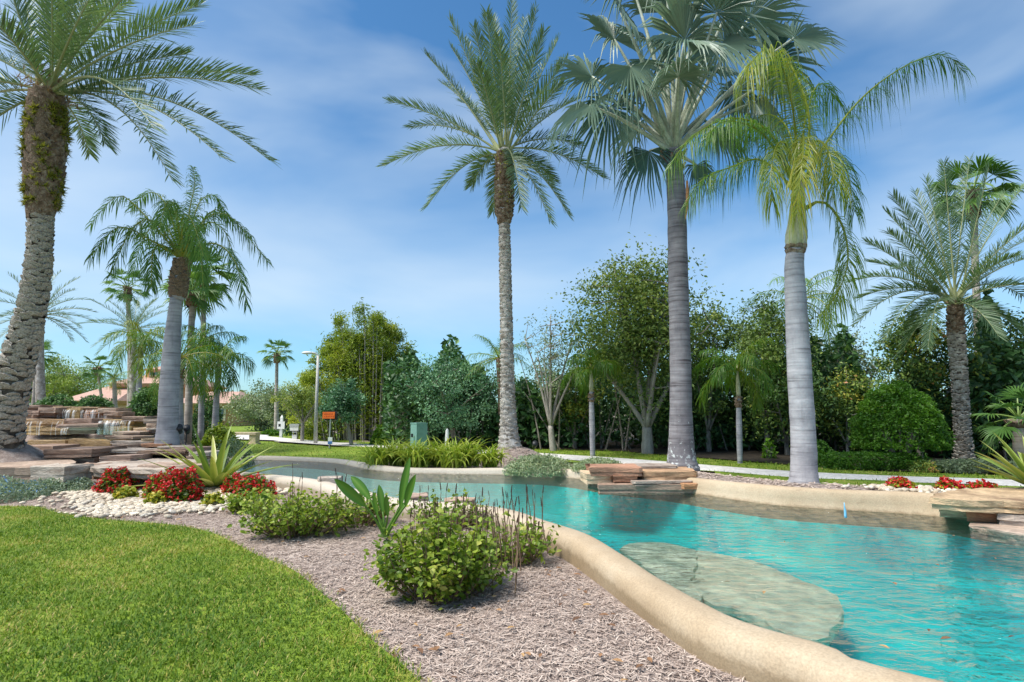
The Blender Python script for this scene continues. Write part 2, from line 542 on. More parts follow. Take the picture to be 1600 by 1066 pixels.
def smooth(a, b, x):
    t = np.clip((x - a) / (b - a), 0, 1)
    return t * t * (3 - 2 * t)
def H(p):
    """ground height at (N,2) points"""
    p = np.atleast_2d(p)[:, :2].astype(float)
    x, y = p[:, 0], p[:, 1]
    df = dist_line(p, far, False)
    yfar = np.interp(x, far[:, 0], far[:, 1])
    f = smooth(-0.3, 0.3, y - yfar) * smooth(-6.5, -5.0, x)
    top = np.interp(x, [-5, -1, 1.5, 3.0, 6], [0.145, 0.15, 0.22, 0.295, 0.305])
    z = f * (0.05 + (top - 0.05) * (1 - smooth(0.7, 2.1, df)))
    # mulch mounds under the palms of the far bank
    for (mx_, my_, h, s) in MOUNDS:
        z = np.maximum(z, z * 0 + h * np.exp(-((x - mx_) ** 2 + (y - my_) ** 2) / (2 * s * s)))
    # the bank that carries the waterfall, far left
    q = x / np.maximum(y, 1.0)
    m = smooth(10.6, 11.9, y) * (1 - smooth(-0.60, -0.535, q)) * (1 - smooth(17, 24, y))
    z = z * (1 - m) + m * (0.50 + 0.6 * smooth(13.5, 15.0, y))
    m2 = np.exp(-((x + 9.3) ** 2 + (y - 10.5) ** 2) / (2 * 0.65 ** 2))
    z = np.maximum(z, 0.64 * np.minimum(1, 1.4 * m2))
    dn = dist_line(p, near, False)
    z = z + (1 - f) * 0.05 * (1 - smooth(0.3, 1.6, dn))
    z = z + 0.012 * np.sin(x * 2.3 + 1) * np.cos(y * 1.9) + 0.008 * np.sin(x * 5.1 + y * 3.3)
    return z
c_palm = D(796, 695, 13.0)
MOUNDS = [(c_palm[0] + 0.05, c_palm[1], 0.50, 0.62)]
def h1(x, y):
    return float(H(np.array([[x, y]]))[0])
def on(px, py, Y):                  # foot of something standing Y metres out under picture column px
    p = D(px, py, Y)
    return np.array([p[0], Y, h1(p[0], Y)])

def sheet(name, outline, step, zoff, mat, holes=(), kind='structure', extra=None, zf=None):
    outline = np.asarray(outline)[:, :2]
    lo, hi = outline.min(0), outline.max(0)
    if extra is None:
        gx, gy = np.meshgrid(np.arange(lo[0], hi[0], step), np.arange(lo[1], hi[1], step))
        g = np.stack([gx.ravel(), gy.ravel()], 1)
        g = g + rng.uniform(-0.2, 0.2, g.shape) * step
    else:
        g = extra
    ok = inside(g, outline) & (dist_line(g, outline) > step * 0.35)
    for h in holes:
        ok &= ~inside(g, h[:, :2]) & (dist_line(g, h) > 0.05)
    g = g[ok]
    vs = [Vector(p) for p in outline]
    ed = [(i, (i + 1) % len(outline)) for i in range(len(outline))]
    for h in holes:
        k = len(vs)
        vs += [Vector(p[:2]) for p in h]
        ed += [(k + i, k + (i + 1) % len(h)) for i in range(len(h))]
    vs += [Vector(p) for p in g]
    V, E, Fc, *_ = geometry.delaunay_2d_cdt(vs, ed, [], 0, 1e-5)
    V = np.array([(v.x, v.y) for v in V])
    Fc = np.array([f for f in Fc if len(f) == 3])
    c = V[Fc].mean(1)
    ok = inside(c, outline)
    for h in holes:
        ok &= ~inside(c, h[:, :2])
    Fc = Fc[ok]
    a = np.cross(V[Fc[:, 1]] - V[Fc[:, 0]], V[Fc[:, 2]] - V[Fc[:, 0]])
    Fc[a < 0] = Fc[a < 0][:, ::-1]
    z = (H(V) if zf is None else zf(V)) + zoff
    mb = MB().add(np.column_stack([V, z]), Fc)
    o = mb.build(name, mat, smooth=True)
    if kind:
        o['kind'] = kind
    return o

# the ground: one sheet to the horizon, open where the pool lies
gx, gy = np.meshgrid(np.arange(-11, 12, 0.3), np.arange(0.2, 20, 0.3))
g1 = np.stack([gx.ravel(), gy.ravel()], 1)
gx, gy = np.meshgrid(np.arange(-60, 60, 2.5), np.arange(-12, 80, 2.5))
g2 = np.stack([gx.ravel(), gy.ravel()], 1)
g2 = g2[~((g2[:, 0] > -11.5) & (g2[:, 0] < 12.5) & (g2[:, 1] > 0) & (g2[:, 1] < 20.5))]
gx, gy = np.meshgrid(np.arange(-580, 580, 45), np.arange(-180, 900, 45))
g3 = np.stack([gx.ravel(), gy.ravel()], 1)
g3 = g3[~((np.abs(g3[:, 0]) < 62) & (g3[:, 1] > -14) & (g3[:, 1] < 82))]
hole = POOL + PN * 0.21
hole = resample(hole, 0.2)
sheet('ground', np.array([(-600, -200), (600, -200), (600, 950), (-600, 950)]), 0.3, -0.012, M['mulch'], [hole], extra=np.concatenate([g1, g2, g3]))

def ptsY(lst, zz):
    return np.array([G(x, y, zz)[:2] for x, y in lst])
# near lawn
lawn_px = [(655, 1066), (583, 998), (532, 948), (500, 923), (463, 893), (430, 876), (400, 862), (362, 843), (324, 828), (267, 818), (171, 810), (95, 803), (57, 791), (0, 789)]
lawn_edge = ptsY(lawn_px, 0.02)
lawn_edge = catmull(np.concatenate([[(0.05, 1.3), (-0.12, 1.9)], lawn_edge, [(-9.5, 8.2), (-12, 8.0)]]), 6)
LAWN = np.concatenate([lawn_edge, [(-12, -6), (0.6, -6), (0.3, 0.4)]])
sheet('lawn', LAWN, 0.25, 0.012, M['turf'])
# concrete path and the lawns on both sides of it
path_far = ptsY([(380, 679), (420, 682.5), (500, 690), (570, 694.5), (700, 701), (830, 708), (1000, 719), (1200, 735), (1400, 745), (1600, 752)], 0.06)
path_near = ptsY([(380, 687), (430, 690), (500, 695), (575, 699.5), (700, 707), (830, 715), (1000, 728), (1200, 744.5), (1400, 754), (1600, 762)], 0.06)
pf = catmull(np.concatenate([[(-30, 37)], path_far, [(11, 7.6), (18, 5.5)]]), 5)
pn = catmull(np.concatenate([[(-30, 33)], path_near, [(10.5, 6.6), (17.5, 4.4)]]), 5)
def flat06(V):
    return np.full(len(V), 0.075)
sheet('path', np.concatenate([pn, pf[::-1]]), 0.6, 0.0, M['path'], zf=flat06)
LAWN_B = np.concatenate([pf, [(18, 8.2), (12, 9.6), (9.2, 10.6), (6.9, 11.5), (4.8, 14.5), (3.3, 17.2), (-1, 19.5), (-6, 24), (-12, 38), (-30, 48)]])
sheet('lawn', LAWN_B, 0.6, 0.016, M['turf'])
bank_px = [(385, 711), (440, 712), (520, 716), (580, 722), (600, 716), (780, 716), (850, 716)]
LAWN_A = np.concatenate([pn[:40], [tuple(c_palm[:2] + (1.2, 0.6)), tuple(c_palm[:2] + (-0.9, 0.3)), (-2.6, 12.6)], ptsY([(578, 725), (520, 717), (440, 712), (385, 711)], 0.17), [(-9, 20), (-20, 24)]])
sheet('lawn', LAWN_A, 0.5, 0.020, M['turf'])
strip = np.concatenate([pn[38:], [(17.5, 4.2), (9, 6.2)], ptsY([(1590, 772), (1480, 769), (1380, 764), (1300, 758), (1220, 752), (1120, 744)], 0.16)])
sheet('lawn', strip, 0.4, 0.024, M['turf'])

M['litter'] = noisy('shade_toned_litter', (0.025, 0.02, 0.014), (0.06, 0.046, 0.03), 5, 0.95, 0.7, 0.03)  # litter colour darkened to paint in the shade under the trees
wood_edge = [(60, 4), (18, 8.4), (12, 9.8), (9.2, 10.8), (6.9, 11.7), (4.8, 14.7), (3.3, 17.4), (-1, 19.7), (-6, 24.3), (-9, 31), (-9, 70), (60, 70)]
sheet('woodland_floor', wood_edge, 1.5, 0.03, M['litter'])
sheet('lawn', np.array([(-400, 26), (-30, 26), (-12, 30), (-12, 60), (-40, 90), (-400, 300)]), 6.0, 0.02, M['turf'])
# ------------------------------------------------------------------ pool: rim, basin, water
def ring(mb, prof, tint=0.5):
    n, k = len(POOL), len(prof(0))
    V = np.zeros((n, k, 3))
    for i in range(n):
        pr = prof(i)
        V[i, :, :2] = POOL[i] + PN[i] * pr[:, :1]
        V[i, :, 2] = WZ + pr[:, 1]
    ii, jj = np.meshgrid(np.arange(n), np.arange(k - 1), indexing='ij')
    i2 = (ii + 1) % n
    Q = np.stack([ii * k + jj, ii * k + jj + 1, i2 * k + jj + 1, i2 * k + jj], -1).reshape(-1, 4)
    mb.add(V.reshape(-1, 3), None, Q, tint)
wob = 0.012 * np.sin(np.arange(len(POOL)) * 0.31) + 0.008 * np.sin(np.arange(len(POOL)) * 0.13 + 2)
def prof_rim(i):
    r, w = rim[i], wob[i]
    return np.array([(-0.15, -0.17), (-0.13, -0.11), (-0.07, -0.06), (-0.025, -0.03), (0.0, 0.0), (0.012, 0.45 * r), (0.025 + w * .3, 0.80 * r), (0.05 + w * .4, 0.96 * r),
                     (0.09, r), (0.15, 0.985 * r), (0.195 + w * .6, 0.92 * r), (0.225 + w * .6, 0.72 * r), (0.24 + w * .6, 0.30 * r), (0.25 + w * .6, -0.12), (0.255, -0.3)])
mb = MB()
ring(mb, prof_rim)
cop = mb.build('pool_coping', M['coping'], smooth=True)
tag(cop, 'rounded tan concrete rim winding round the turquoise pool', 'pool edge')
mb = MB()
ring(mb, lambda i: np.array([(-0.14, -0.14), (-0.20, -0.30), (-0.28, -0.50), (-0.36, -0.64)]))
mb.build('pool_wall', M['basin'], smooth=True)['kind'] = 'structure'
floor_out = resample(POOL - PN * 0.25, 0.25)
sheet('pool_floor', floor_out, 0.5, 0.0, M['basin'], zf=lambda V: np.full(len(V), WZ - 0.555) + 0.03 * np.sin(V[:, 0] * 2) * np.cos(V[:, 1] * 1.7))
sheet('water', resample(POOL + PN * 0.02, 0.2), 0.5, 0.0, M['water'], zf=lambda V: np.full(len(V), WZ))

# ------------------------------------------------------------------ stones
def slab(mb, c, size, rz=0.0, n=9, jit=0.16, outline=None, tilt=(0, 0), edge=0.25):
    """an irregular flat stone: ragged outline, broken edges, slightly uneven top"""
    lx, ly, lz = size
    if outline is None:
        O = []
        for (ax, ay), (bx_, by_) in zip([(-1, -1), (1, -1), (1, 1), (-1, 1)], [(1, -1), (1, 1), (-1, 1), (-1, -1)]):
            Le = (lx if ay == by_ else ly)
            c1, c2 = min(0.3, rng.uniform(0.01, 0.10) / Le), 1 - min(0.3, rng.uniform(0.01, 0.10) / Le)
            for u_ in sorted([c1, rng.uniform(0.35, 0.6), c2]):
                k_ = 1 - abs(rng.normal(0, 0.10 * jit / 0.16))
                px_, py_ = ax + (bx_ - ax) * u_, ay + (by_ - ay) * u_
                O.append((px_ * (k_ if ax == bx_ else 1), py_ * (k_ if ay == by_ else 1)))
        O = np.array(O) * np.array([lx / 2, ly / 2])
        n = len(O)
        cr, sr = math.cos(rz), math.sin(rz)
        O = O @ np.array([[cr, sr], [-sr, cr]])
    else:
        O = np.asarray(outline, float) - np.asarray(c)[:2]
        n = len(O)
    m = min(lx, ly)
    rings = [(-0.5, 0.95), (-0.46, 0.985), (-0.08, 0.97), (-0.02, 1.0), (0.44, 1.0), (0.5, 1 - min(0.04, 0.08 * lz / m))]
    V, k = [], len(rings)
    for h, s in rings:
        sc = s + rng.uniform(-0.03, 0.02, (n, 1))
        z = h * lz + rng.uniform(-0.05, 0.05, n) * lz
        V.append(np.column_stack([O * sc, z]))
    V = np.concatenate(V)
    V[:, 2] += V[:, 0] * tilt[0] + V[:, 1] * tilt[1]
    ctr = np.array([[0, 0, -0.5 * lz], [0, 0, 0.5 * lz]])
    Vall = np.concatenate([V, ctr]) + np.asarray(c)
    Q = [(i * n + j, i * n + (j + 1) % n, (i + 1) * n + (j + 1) % n, (i + 1) * n + j) for i in range(k - 1) for j in range(n)]
    T = [(k * n, (j + 1) % n, j) for j in range(n)] + [(k * n + 1, (k - 1) * n + j, (k - 1) * n + (j + 1) % n) for j in range(n)]
    mb.add(Vall, T, Q)
def stone_px(parent, x0, x1, yt, yb, Y, dep, mat='stone', name='stone', rz=0.0, tilt=(0, 0), n=9):
    a, b = D(x0, yt, Y), D(x1, yb, Y)
    c = np.array([(a[0] + b[0]) / 2, Y + dep / 2, (a[2] + b[2]) / 2])
    mb = MB()
    slab(mb, c, (b[0] - a[0], dep, max(0.03, a[2] - b[2])), rz, n=n, tilt=tilt)
    return mb.build(name, M[mat], parent)
# ------------------------------------------------------------------ stone ledges at the pool
t = thing('stone_ledge', 'stack of red and tan flagstones jutting into the far side of the pool', 'stone ledge', D(1005, 765, 8.3))
for a in [(925, 1092, 757, 774, 8.10, 0.75, 'stone'), (913, 962, 741, 757, 8.25, 0.6, 'stone_tan'), (955, 1000, 744, 754, 8.2, 0.5, 'stone_red'), (985, 1085, 752, 760, 8.1, 0.7, 'stone_pale'),
          (1062, 1098, 756, 765, 8.05, 0.5, 'stone_red'), (920, 1010, 731, 745, 8.2, 0.7, 'stone_red'), (1000, 1098, 737, 753, 8.2, 0.75, 'stone_redtan'), (985, 1066, 729, 734, 8.6, 0.6, 'stone_pale'), (1010, 1098, 764, 772, 8.15, 0.5, 'stone')]:
    stone_px(t, *a, rz=rng.uniform(-0.08, 0.08))
t = thing('stone_ledge', 'thick tan slab overhanging the pool at the right edge of the photo', 'stone ledge', D(1540, 815, 5.8))
for pxs, z, th, mt in [([(1453, 777), (1462, 770), (1500, 764), (1570, 761), (1660, 762), (1740, 768), (1750, 788), (1660, 787), (1580, 783), (1510, 781)], 0.36, 0.12, 'stone_tan'),
                       ([(1508, 797), (1515, 790), (1552, 789), (1560, 799)], 0.24, 0.11, 'stone_red'), ([(1556, 802), (1560, 791), (1650, 792), (1680, 806), (1600, 805)], 0.235, 0.12, 'stone_pale'),
                       ([(1466, 792), (1475, 784), (1512, 784), (1512, 795)], 0.24, 0.10, 'stone_tan'), ([(1512, 820), (1530, 808), (1620, 806), (1720, 815), (1730, 840), (1600, 834)], 0.125, 0.12, 'stone')]:
    O = np.array([G(x, y, z)[:2] for x, y in pxs])
    O = resample(O, 0.12) + rng.uniform(-0.012, 0.012, (len(resample(O, 0.12)), 2))
    mb = MB()
    slab(mb, np.append(O.mean(0), z - th / 2), (1.2, 0.5, th), outline=O)
    mb.build('stone', M[mt], t)
# large flat stones lying under the water
def sunken(label, px, z, th, mat='stone_sunk'):
    O = np.array([G(x, y, z)[:2] for x, y in px])
    O = resample(catmull(O, 5, True), 0.13)
    O = O + rng.uniform(-0.025, 0.025, O.shape)
    c = np.append(O.mean(0), z - th / 2)
    mb = MB()
    slab(mb, c, (1.5, 1.0, th), outline=O)
    o = mb.build('submerged_stone', M[mat])
    tag(o, label, 'stone', 'flat stones under the pool water')
sunken('big pale flat stone under the water beside the near pool rim', [(972, 853), (1030, 847), (1088, 862), (1080, 900), (1098, 938), (1060, 930), (1010, 888)], -0.12, 0.12)
sunken('widest pale flat stone under the water, middle of the pool', [(1075, 862), (1130, 866), (1200, 885), (1262, 910), (1312, 940), (1300, 985), (1255, 1006), (1190, 966), (1130, 944), (1092, 930)], -0.14, 0.10)
sunken('pale flat stone under the water reaching to the right edge of the photo', [(1480, 838), (1540, 834), (1660, 845), (1700, 880), (1590, 882), (1500, 860)], -0.22, 0.14, 'stone_deep')
mb = MB()
b0 = D(1321, 806, 6.0)
P = np.array([b0 + (0, 0, -0.02), b0, b0 + (0.0, 0, 0.05), b0 + (-0.003, 0, 0.09), b0 + (-0.004, 0, 0.13)])
tube(mb, P, [0.013, 0.013, 0.012, 0.006, 0.004], 8)
o = mb.build('fountain_nozzle', M['pipe_blue'], smooth=True)
tag(o, 'small pale blue nozzle at the far waterline, right of the grey palm', 'nozzle')

# ------------------------------------------------------------------ waterfall, far left
WF = thing('waterfall', 'tiered rock waterfall of brown and golden flagstones with a small basin', 'waterfall', D(120, 690, 12.0))
rows = [
    # top course
    (28, 62, 633, 642, 14.6, 0.8, 'stone'), (55, 86, 637, 652, 14.4, 0.7, 'stone'), (30, 60, 642, 655, 14.3, 0.7, 'stone'), (-40, 34, 636, 655, 14.5, 0.8, 'stone'),
    (78, 115, 635, 639, 14.8, 0.6, 'stone_tan'), (110, 158, 636, 639, 14.8, 0.6, 'stone_tan'), (150, 186, 638, 645, 14.5, 0.6, 'stone'), (160, 192, 643, 655, 14.3, 0.6, 'stone'),
    (187, 222, 651, 658, 13.6, 0.7, 'stone'), (222, 249, 655, 662, 13.0, 0.7, 'stone_pale'), (226, 250, 662, 669, 12.9, 0.7, 'stone'), (221, 249, 669, 677, 12.8, 0.7, 'stone_pale'),
    # upper face behind the falling water, and the middle tier
    (82, 128, 639, 655, 14.75, 0.4, 'stone_gold'), (125, 172, 640, 656, 14.7, 0.4, 'stone_red'),
    (20, 60, 654, 662, 13.9, 0.8, 'stone'), (32, 104, 656, 668, 13.6, 0.8, 'stone_gold'), (140, 205, 656, 668, 13.6, 0.8, 'stone_gold'), (98, 146, 654, 661, 13.3, 0.7, 'stone'),
    (84, 158, 662, 668, 13.0, 0.7, 'stone'), (100, 152, 667, 678, 13.2, 0.7, 'stone'), (30, 62, 667, 680, 13.3, 0.7, 'stone_gold'), (58, 104, 668, 680, 13.35, 0.7, 'stone_gold'),
    (150, 206, 667, 680, 13.3, 0.7, 'stone_gold'), (168, 216, 675, 683, 12.6, 0.7, 'stone'), (200, 232, 668, 680, 13.1, 0.6, 'stone_tan'),
    # basin wall and the courses below it
    (40, 106, 688, 703, 11.95, 0.35, 'stone_gold'), (100, 172, 687, 703, 11.98, 0.35, 'stone_gold'), (158, 214, 682, 691, 12.0, 0.7, 'stone'), (170, 240, 690, 695, 11.7, 0.7, 'stone_pale'),
    (172, 218, 694, 703, 11.6, 0.7, 'stone'), (214, 262, 686, 694, 11.8, 0.6, 'stone_tan'), (216, 262, 694, 703, 11.5, 0.6, 'stone_red'), (240, 285, 698, 706, 11.2, 0.6, 'stone_pale'),
    (30, 90, 697, 712, 11.3, 0.8, 'stone'), (45, 150, 702, 728, 10.5, 0.9, 'stone'), (140, 232, 703, 714, 10.9, 0.8, 'stone_pale'), (205, 290, 704, 712, 10.8, 0.8, 'stone'), (150, 215, 713, 730, 10.3, 0.7, 'stone'),
    (262, 312, 700, 713, 10.9, 0.7, 'stone'), (285, 330, 707, 718, 10.7, 0.6, 'stone_pale'),
]
split_rows = []
for r_ in rows:
    x0, x1, yt, yb, Yr, dp, mt = r_
    if yb - yt > 7.5 and mt != 'stone_gold':
        ym, dx = yt + (yb - yt) * rng.uniform(.4, .6), (x1 - x0) * .16
        alt = {'stone': 'stone_tan' if rng.random() < .4 else 'stone', 'stone_pale': 'stone'}.get(mt, mt)
        split_rows.append((x0 + rng.uniform(-.3, 1) * dx, x1 - rng.uniform(-.3, 1) * dx, yt, ym, Yr - rng.uniform(0, .12), dp, mt))
        split_rows.append((x0 + rng.uniform(0, 1) * dx, x1 - rng.uniform(0, 1) * dx, ym, yb, Yr + rng.uniform(0, .1), dp, alt))
    else:
        split_rows.append(r_)
for r_ in split_rows:
    stone_px(WF, *r_, rz=rng.uniform(-0.1, 0.1), tilt=(rng.uniform(-0.03, 0.03), rng.uniform(-0.02, 0.02)))
bz = D(100, 686, 12.05)[2]
mb = MB()
a, b = D(38, 684, 12.0), D(172, 684, 12.0)
mb.add([(a[0], 12.1, bz), (b[0], 12.1, bz), (b[0] + 0.5, 13.4, bz), (a[0] - 0.2, 13.4, bz)], None, [(0, 1, 2, 3)])
mb.build('basin_water', M['basin_water'], WF)
mb = MB()
mb.add([(a[0], 12.1, bz - .12), (b[0], 12.1, bz - .12), (b[0] + 0.5, 13.4, bz - .12), (a[0] - 0.2, 13.4, bz - .12)], None, [(0, 1, 2, 3)])
mb.build('basin_floor', plain('pale_basin', (0.42, 0.62, 0.60), 0.8), WF)
def falls(x0, x1, yt, yb, Y, n):
    mb = MB()
    for k in range(n):
        px = rng.uniform(x0, x1)
        w = rng.uniform(0.004, 0.016)
        p0, p1 = D(px, yt + rng.uniform(0, 2), Y), D(px + rng.uniform(-2, 2), yb, Y)
        top = p0 + (0, 0.22, 0.012)
        out = rng.uniform(0.03, 0.1)
        L = [top, p0, p0 * 0.75 + p1 * 0.25 + (0, -out * 0.7, 0), p0 * 0.3 + p1 * 0.7 + (0, -out, 0), p1 + (0, -out, 0)]
        V = []
        for q in L:
            ww = w * rng.uniform(0.6, 1.3)
            V += [q - (ww, 0, 0), q + (ww, 0, 0)]
        mb.add(V, None, [(2 * i, 2 * i + 1, 2 * i + 3, 2 * i + 2) for i in range(4)])
    o = mb.build('falling_water', M['fall'], WF, kind='stuff')
falls(86, 170, 640, 655, 14.62, 60)
falls(150, 205, 657, 679, 13.22, 46)
falls(36, 100, 658, 680, 13.25, 12)
falls(92, 108, 668, 679, 13.0, 5)
# two big slabs in front of the waterfall
for lab, pxs, z, th, mt in [
    ('long brown slab in front of the left palm, behind the grey-green ground cover', [(-60, 721), (0, 718), (70, 716), (116, 720), (104, 727), (40, 730), (-20, 732), (-60, 731)], 0.36, 0.12, 'stone'),
    ('big pale grey slab behind the left red flowers', [(143, 726), (180, 717), (250, 709), (300, 712), (318, 722), (290, 731), (235, 733), (190, 732), (150, 731)], 0.36, 0.15, 'stone_pale')]:
    O = np.array([G(x, y, z)[:2] for x, y in pxs])
    O = resample(catmull(O, 4, True), 0.16)
    mb = MB()
    slab(mb, np.append(O.mean(0), z - th / 2), (1.4, 0.9, th), outline=O + rng.uniform(-0.03, 0.03, O.shape))
    o = mb.build('rock_slab', M[mt])
    tag(o, lab, 'rock', 'big slabs below the waterfall')
k = 0
for lab, x0, x1, yt, yb, Y, dep, mt in [
    ('dark boulder under the long brown slab at the left edge', -30, 50, 731, 750, 8.8, 0.6, 'stone'),
    ('low brown stone under the right end of the long brown slab', 40, 112, 729, 747, 8.85, 0.5, 'stone_pale'),
    ('dark brown stone under the big pale slab behind the flowers', 205, 312, 727, 745, 9.0, 0.5, 'stone'),
    ('small brown stone left of the pale slab, above the grey ground cover', 100, 150, 727, 744, 9.5, 0.5, 'stone'),
    ('small dark rock by the near pool edge behind the upright leafy plant', 622, 668, 776, 792, 7.0, 0.35, 'stone'),
    ('flat dark rock on the near pool edge among the seed spikes', 690, 745, 782, 797, 6.75, 0.3, 'stone'),
    ('pale rounded rock on the near pool edge behind the low left shrub', 490, 530, 747, 757, 8.5, 0.3, 'stone_pale')]:
    a, b = D(x0, yt, Y), D(x1, yb, Y)
    mb = MB()
    slab(mb, ((a[0] + b[0]) / 2, Y + dep / 2, (a[2] + b[2]) / 2 - 0.03), (b[0] - a[0], dep, a[2] - b[2] + 0.06), rng.uniform(-.2, .2), n=10, jit=0.22)
    tag(mb.build('rock', M[mt]), lab, 'rock', 'rocks on the near bank')

# white pebbles in the flower bed: the ones that show largest are pieces of their own
def ico(sub=1):
    ph = (1 + 5 ** 0.5) / 2
    V = unit(np.array([(-1, ph, 0), (1, ph, 0), (-1, -ph, 0), (1, -ph, 0), (0, -1, ph), (0, 1, ph), (0, -1, -ph), (0, 1, -ph), (ph, 0, -1), (ph, 0, 1), (-ph, 0, -1), (-ph, 0, 1)], float))
    T = [(0, 11, 5), (0, 5, 1), (0, 1, 7), (0, 7, 10), (0, 10, 11), (1, 5, 9), (5, 11, 4), (11, 10, 2), (10, 7, 6), (7, 1, 8), (3, 9, 4), (3, 4, 2), (3, 2, 6), (3, 6, 8), (3, 8, 9), (4, 9, 5), (2, 4, 11), (6, 2, 10), (8, 6, 7), (9, 8, 1)]
    for _ in range(sub):
        V = list(V)
        mid, T2 = {}, []
        def mp(a, b):
            key = (min(a, b), max(a, b))
            if key not in mid:
                mid[key] = len(V)
                V.append(unit(V[a] + V[b]))
            return mid[key]
        for a, b, c in T:
            x, y, z = mp(a, b), mp(b, c), mp(c, a)
            T2 += [(a, x, z), (b, y, x), (c, z, y), (x, y, z)]
        T, V = T2, np.array(V)
    return np.array(V), np.array(T)
IV, IT = ico(1)
IV0, IT0 = ico(0)
peb_me = []
for k in range(6):
    v = IV0 * np.array([1, rng.uniform(0.62, 0.85), rng.uniform(0.4, 0.55)]) * (1 + rng.uniform(-0.14, 0.14, (len(IV0), 1)))
    peb_me.append(MB().add(v, IT0).mesh('pebble', smooth=True, mat=M['pebble']))
def pebbles(name, px_poly, zz, n, n_obj, size, mat):
    poly = np.array([G(x, y, zz)[:2] for x, y in px_poly])
    cen = poly.mean(0)
    base = sheet(name, resample(catmull(cen + (poly - cen) * 0.8, 5, True), 0.25), 0.3, -0.002, mat)
    lo, hi = poly.min(0), poly.max(0)
    p = rng.uniform(lo, hi, (n * 4, 2))
    p = p[inside(p, poly) & ~inside(p, POOL + PN * 0.32)][:n]
    sp_ = rng.random(len(p)) < 0.34
    p = p + rng.normal(0, 1, p.shape) * np.where(sp_, 0.2, 0.03)[:, None]
    p = p[~inside(p, POOL + PN * 0.31)]
    s = size * rng.uniform(0.45, 1.3, len(p))
    z = H(p) - 0.004 + s * 0.3 + rng.uniform(0, 0.012, len(p))
    order = np.argsort(-(s / p[:, 1]))
    for i in order[:n_obj]:
        o = bpy.data.objects.new('pebble', random.choice(peb_me))
        COL.objects.link(o)
        o.parent = base
        o.location = (p[i, 0], p[i, 1], z[i])
        o.scale = (s[i],) * 3
        o.rotation_euler = (rng.uniform(-.3, .3), rng.uniform(-.3, .3), rng.uniform(0, 6.3))
    mb = MB()
    for i in order[n_obj:]:
        a = rng.uniform(0, 6.3)
        v = IV0 * np.array([1, 0.75, 0.5]) * s[i]
        cr, sr = math.cos(a), math.sin(a)
        mb.add(v @ np.array([[cr, sr, 0], [-sr, cr, 0], [0, 0, 1]]) + (p[i, 0], p[i, 1], z[i]), IT0)
    if mb.n:
        mb.build('pebbles', M['pebble'], base, smooth=True, kind='stuff')
pebbles('pebble_bed', [(100, 768), (150, 754), (215, 750), (316, 752), (400, 755), (450, 763), (420, 786), (343, 793), (244, 801), (152, 806), (112, 786)], 0.02, 4200, 300, 0.046, M['pebble'])
pebbles('pebble_bed', [(1345, 763), (1380, 758), (1460, 757), (1560, 757), (1640, 762), (1600, 774), (1460, 773), (1365, 768)], 0.31, 320, 120, 0.05, M['pebble'])
# ------------------------------------------------------------------ palms
M['frond_date'] = leafy('date_leaflets', [(0, (0.056, 0.106, 0.050)), (0.5, (0.125, 0.206, 0.094)), (0.85, (0.237, 0.312, 0.163)), (1, (0.413, 0.413, 0.200))], 0.45, 0.25)
M['frond_queen'] = leafy('queen_leaflets', [(0, (0.056, 0.131, 0.027)), (0.5, (0.125, 0.250, 0.044)), (0.85, (0.250, 0.375, 0.062)), (1, (0.450, 0.413, 0.062))], 0.45, 0.32)
M['frond_fox'] = leafy('foxtail_leaflets', [(0, (0.03, 0.09, 0.012)), (0.45, (0.085, 0.19, 0.016)), (0.75, (0.20, 0.26, 0.02)), (1, (0.36, 0.32, 0.03))], 0.42, 0.35)
M['fan_silver'] = leafy('silver_fan', [(0, (0.085, 0.175, 0.155)), (0.45, (0.175, 0.25, 0.17)), (0.8, (0.28, 0.345, 0.245)), (1, (0.44, 0.43, 0.31))], 0.42, 0.2, 0.4, (1, 1.1, 0.9))
M['fan_green'] = leafy('green_fan', [(0, (0.046, 0.117, 0.026)), (0.5, (0.111, 0.227, 0.046)), (1, (0.273, 0.377, 0.091))], 0.45, 0.3)
M['petiole'] = noisy('petiole_olive', (0.24, 0.28, 0.10), (0.40, 0.40, 0.18), 6, 0.5, 0.0)
M['petiole_silver'] = noisy('petiole_silver', (0.32, 0.36, 0.25), (0.52, 0.55, 0.44), 5, 0.55, 0.0)
M['boot_brown'] = noisy('leaf_boot_brown', (0.10, 0.06, 0.035), (0.22, 0.15, 0.10), 12, 0.9, 0.6, 0.01, c3=(0.36, 0.30, 0.23))
M['boot_grey'] = noisy('leaf_boot_grey', (0.20, 0.165, 0.13), (0.40, 0.355, 0.30), 9, 0.9, 0.6, 0.01, c3=(0.60, 0.56, 0.50))
M['gap_dark'] = noisy('trunk_between_boots', (0.06, 0.045, 0.035), (0.15, 0.12, 0.09), 14, 0.95, 0.6, 0.01)
M['shaft'] = noisy('crownshaft', (0.30, 0.32, 0.13), (0.52, 0.50, 0.38), 3, 0.5, 0.1, 0.003, (4, 4, 0.6))
M['moss'] = leafy('trunk_fern', [(0, (0.10, 0.12, 0.015)), (0.6, (0.25, 0.26, 0.03)), (1, (0.38, 0.34, 0.07))], 0.6, 0.3)
M['fibre'] = leafy('dry_fibre', [(0, (0.16, 0.09, 0.04)), (1, (0.45, 0.30, 0.16))], 0.8, 0.1)
